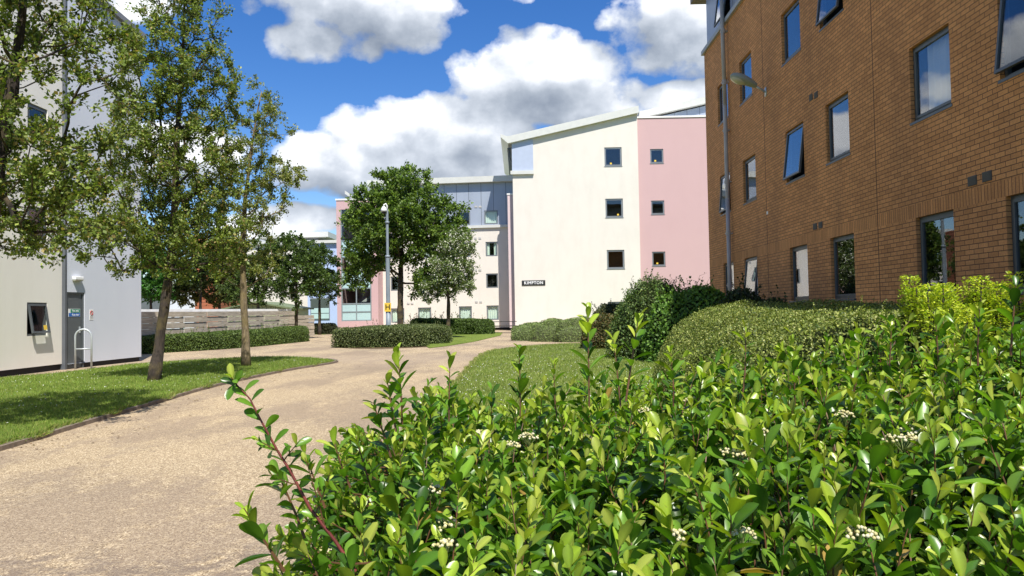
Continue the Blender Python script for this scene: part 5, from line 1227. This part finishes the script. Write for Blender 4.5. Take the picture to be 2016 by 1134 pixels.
# left flank, shoots pushing outwards
for k in range(900):
    yy = random.uniform(.75, 2.95); z = random.uniform(.15, .86); xx = XE(yy)+.05-.10*math.sin(z*2.4)+random.uniform(-.03, .04)
    d = norm(np.array([-1.0+random.gauss(0, .3), random.gauss(-.1, .35), .55+random.gauss(0, .3)])); L = random.uniform(.12, .2); p1 = np.array([xx, yy, z])
    shoot(p1-d*L*.7, p1+d*L*.3, random.randint(10, 15), random.uniform(.038, .052))
# back flank
for k in range(240):
    xx = random.uniform(-.4, 2.4); z = random.uniform(.55, .95); d = norm(np.array([random.gauss(0, .3), 1.0, .7])); p1 = np.array([xx, 3.0, z]); shoot(p1-d*.15, p1, 9, .042)
# taller individual shoots
for (px, py, qx, qy, Y, nl) in ((782, 692, 792, 835, 1.75, 17), (762, 748, 780, 850, 1.7, 13), (886, 706, 884, 830, 2.0, 10), (1022, 684, 1024, 820, 2.1, 12), (1157, 603, 1160, 800, 1.75, 15), (1258, 622, 1232, 790, 1.65, 12), (1208, 668, 1222, 800, 1.9, 11), (1092, 712, 1096, 820, 2.2, 10), (1320, 690, 1326, 800, 2.0, 12), (1466, 642, 1462, 780, 2.2, 10), (1842, 618, 1850, 730, 2.3, 12), (1755, 640, 1750, 740, 2.3, 10), (735, 792, 770, 900, 1.7, 12), (850, 770, 845, 850, 2.1, 9), (1690, 690, 1680, 780, 2.1, 10), (1560, 700, 1565, 800, 2.2, 10), (1930, 600, 1925, 720, 2.1, 12), (2000, 560, 1990, 700, 1.8, 10), (600, 890, 640, 1000, 1.5, 11), (655, 860, 690, 960, 1.7, 10), (700, 855, 730, 960, 1.8, 10), (480, 1000, 560, 1125, 1.25, 11), (545, 930, 600, 1060, 1.35, 12)):
    p = onY(qx, qy, Y); q = onY(px, py, Y); shoot(p, q, nl+2, .050, .9, .03, .0022, .05)
# the long arching red stem
Yl = 1.28; arc = [(700, 1125), (660, 1065), (610, 1000), (570, 925), (545, 885), (515, 830), (492, 785), (466, 757)]
ap = [onY(a, b_, Yl) for a, b_ in arc]; mbR = MB(); mbR.tube(ap, [.0034, .003, .0027, .0024, .0021, .0017, .0014, .0008], 7, False)
for i in range(26):
    s = i/25; k = s*(len(ap)-1); j = min(int(k), len(ap)-2); q = ap[j].lerp(ap[j+1], k-j); d = (ap[j+1]-ap[j]).normalized(); sg = 1 if i % 2 else -1
    sd_ = right*sg; a = np.array((sd_*.8+d*.45+Vector((0, random.gauss(0, .4), .25))).normalized())
    LPos.append(np.array(q)); LAx.append(a); LNm.append(norm(np.array(-fwd)*.5+np.array([0, 0, .8])+rng.normal(0, .3, 3))); LSz.append(random.uniform(.026, .040)); LCo.append(old[rng.integers(4)]*rng.uniform(.8, 1.3))
for (ax_, ay, bx, by) in ((548, 888, 500, 862), (560, 905, 590, 868), (590, 955, 530, 935), (620, 1015, 650, 930), (640, 1040, 600, 900), (466, 757, 455, 742)):
    shoot(onY(ax_, ay, Yl), onY(bx, by, Yl-.02), 6, .030, .8, .05, .0012)
LPos, LAx, LNm, LSz, LCo = map(np.array, (LPos, LAx, LNm, LSz, LCo))
V, Fq, C = leaves(LPos, LAx, LNm, LSz, LCo, (LV, LF), LMID)
mesh_np('foliage', V, Fq, gloss_leaf, th, C, smooth=True, base=bF)
mbS.build('stems', shoot_m, th, bF); mbR.build('arching_stem', stem_m, th, bF, smooth=True)
# deeper leaves, coloured darker to paint the shade in the gaps
n = 24000; P = np.stack([rng.uniform(XLft, 2.7, n), rng.uniform(.6, 2.95, n), np.zeros(n)], 1)
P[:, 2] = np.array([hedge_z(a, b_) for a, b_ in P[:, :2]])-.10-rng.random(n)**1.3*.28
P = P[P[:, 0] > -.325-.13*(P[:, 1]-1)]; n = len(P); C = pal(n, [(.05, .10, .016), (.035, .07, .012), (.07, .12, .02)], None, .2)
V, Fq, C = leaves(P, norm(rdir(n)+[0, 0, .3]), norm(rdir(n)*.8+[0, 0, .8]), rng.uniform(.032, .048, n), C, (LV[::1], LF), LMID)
mesh_np('shade_leaves', V, Fq, gloss_leaf, th, C, smooth=True, base=bF)
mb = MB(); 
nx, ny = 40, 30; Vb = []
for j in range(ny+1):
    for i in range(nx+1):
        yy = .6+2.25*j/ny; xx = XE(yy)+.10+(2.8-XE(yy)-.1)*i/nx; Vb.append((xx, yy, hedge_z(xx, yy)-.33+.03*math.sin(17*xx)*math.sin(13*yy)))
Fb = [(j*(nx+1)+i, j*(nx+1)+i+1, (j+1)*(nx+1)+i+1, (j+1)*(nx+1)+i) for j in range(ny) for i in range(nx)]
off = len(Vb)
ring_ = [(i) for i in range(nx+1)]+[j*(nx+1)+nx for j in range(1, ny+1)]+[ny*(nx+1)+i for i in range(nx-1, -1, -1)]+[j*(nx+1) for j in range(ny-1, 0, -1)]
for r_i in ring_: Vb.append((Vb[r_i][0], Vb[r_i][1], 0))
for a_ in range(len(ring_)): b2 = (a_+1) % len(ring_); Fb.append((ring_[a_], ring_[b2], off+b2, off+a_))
mesh_np('inner_fill', np.array(Vb), Fb, body_m, th, base=bF)  # solid dark body under the leaves, its colour stands in for shade
# flower bud clusters
ico = bpy.data.meshes.new('bud'); import bmesh
bm_ = bmesh.new(); bmesh.ops.create_icosphere(bm_, subdivisions=1, radius=1); IV = np.array([v.co[:] for v in bm_.verts]); IF = np.array([[v.index for v in f.verts] for f in bm_.faces]); bm_.free(); bpy.data.meshes.remove(ico)
def march(px, py):
    d = ray(px, py); s = .7
    while s < 4:
        p = CAM+d*s
        if p.z < hedge_z(p.x, p.y)+.005: return p
        s += .01
    return CAM+d*2
for (px, py, sz) in ((1040, 862, 1), (1003, 880, 1.0), (1445, 896, 1.1), (1775, 868, 1.3), (1800, 850, 1.1), (1688, 1052, .9), (1458, 1056, .8), (880, 1034, .9), (877, 1076, .8), (856, 968, .8), (572, 1126, 1.2), (1362, 790, .9), (1505, 856, .9), (1272, 812, .8), (648, 1082, .7), (1335, 1058, .5), (1660, 820, .8), (945, 855, .5)):
    p = np.array(march(px, py))+np.array([0, -.005, .012]); n = int(44*sz); a_ = rng.random(n)*6.28; rr = np.sqrt(rng.random(n))*.028*sz
    Q = np.stack([p[0]+np.cos(a_)*rr, p[1]+np.sin(a_)*rr, p[2]-(rr/.028/sz)**2*.010+rng.normal(0, .002, n)], 1); r = rng.uniform(.0024, .0038, n)
    V = (Q[:, None, :]+IV[None]*r[:, None, None]).reshape(-1, 3); Fq = ((np.arange(n)*len(IV))[:, None, None]+IF[None]).reshape(-1, 3); C = np.repeat(pal(n, [(.62, .56, .30), (.55, .50, .22), (.68, .63, .42)], None, .08), len(IV), axis=0)
    o = mesh_np('flower_cluster', V, Fq, flower_m, th, C, smooth=True, base=bF)
    mb = MB()
    for k in range(0, n, 2): mb.tube([Vector((p[0], p[1], p[2]-.035)), Vector(Q[k])], [.0008, .0006], 3, False)
    mb.build('stalks', simple('stalk', (.16, .20, .06), .6) if 'stalk' not in bpy.data.materials else bpy.data.materials['stalk'], o, bF)
for o in list(bpy.data.objects):
    if o.type == 'MESH' and o.parent is None and 'kind' not in o: print('untagged', o.name)
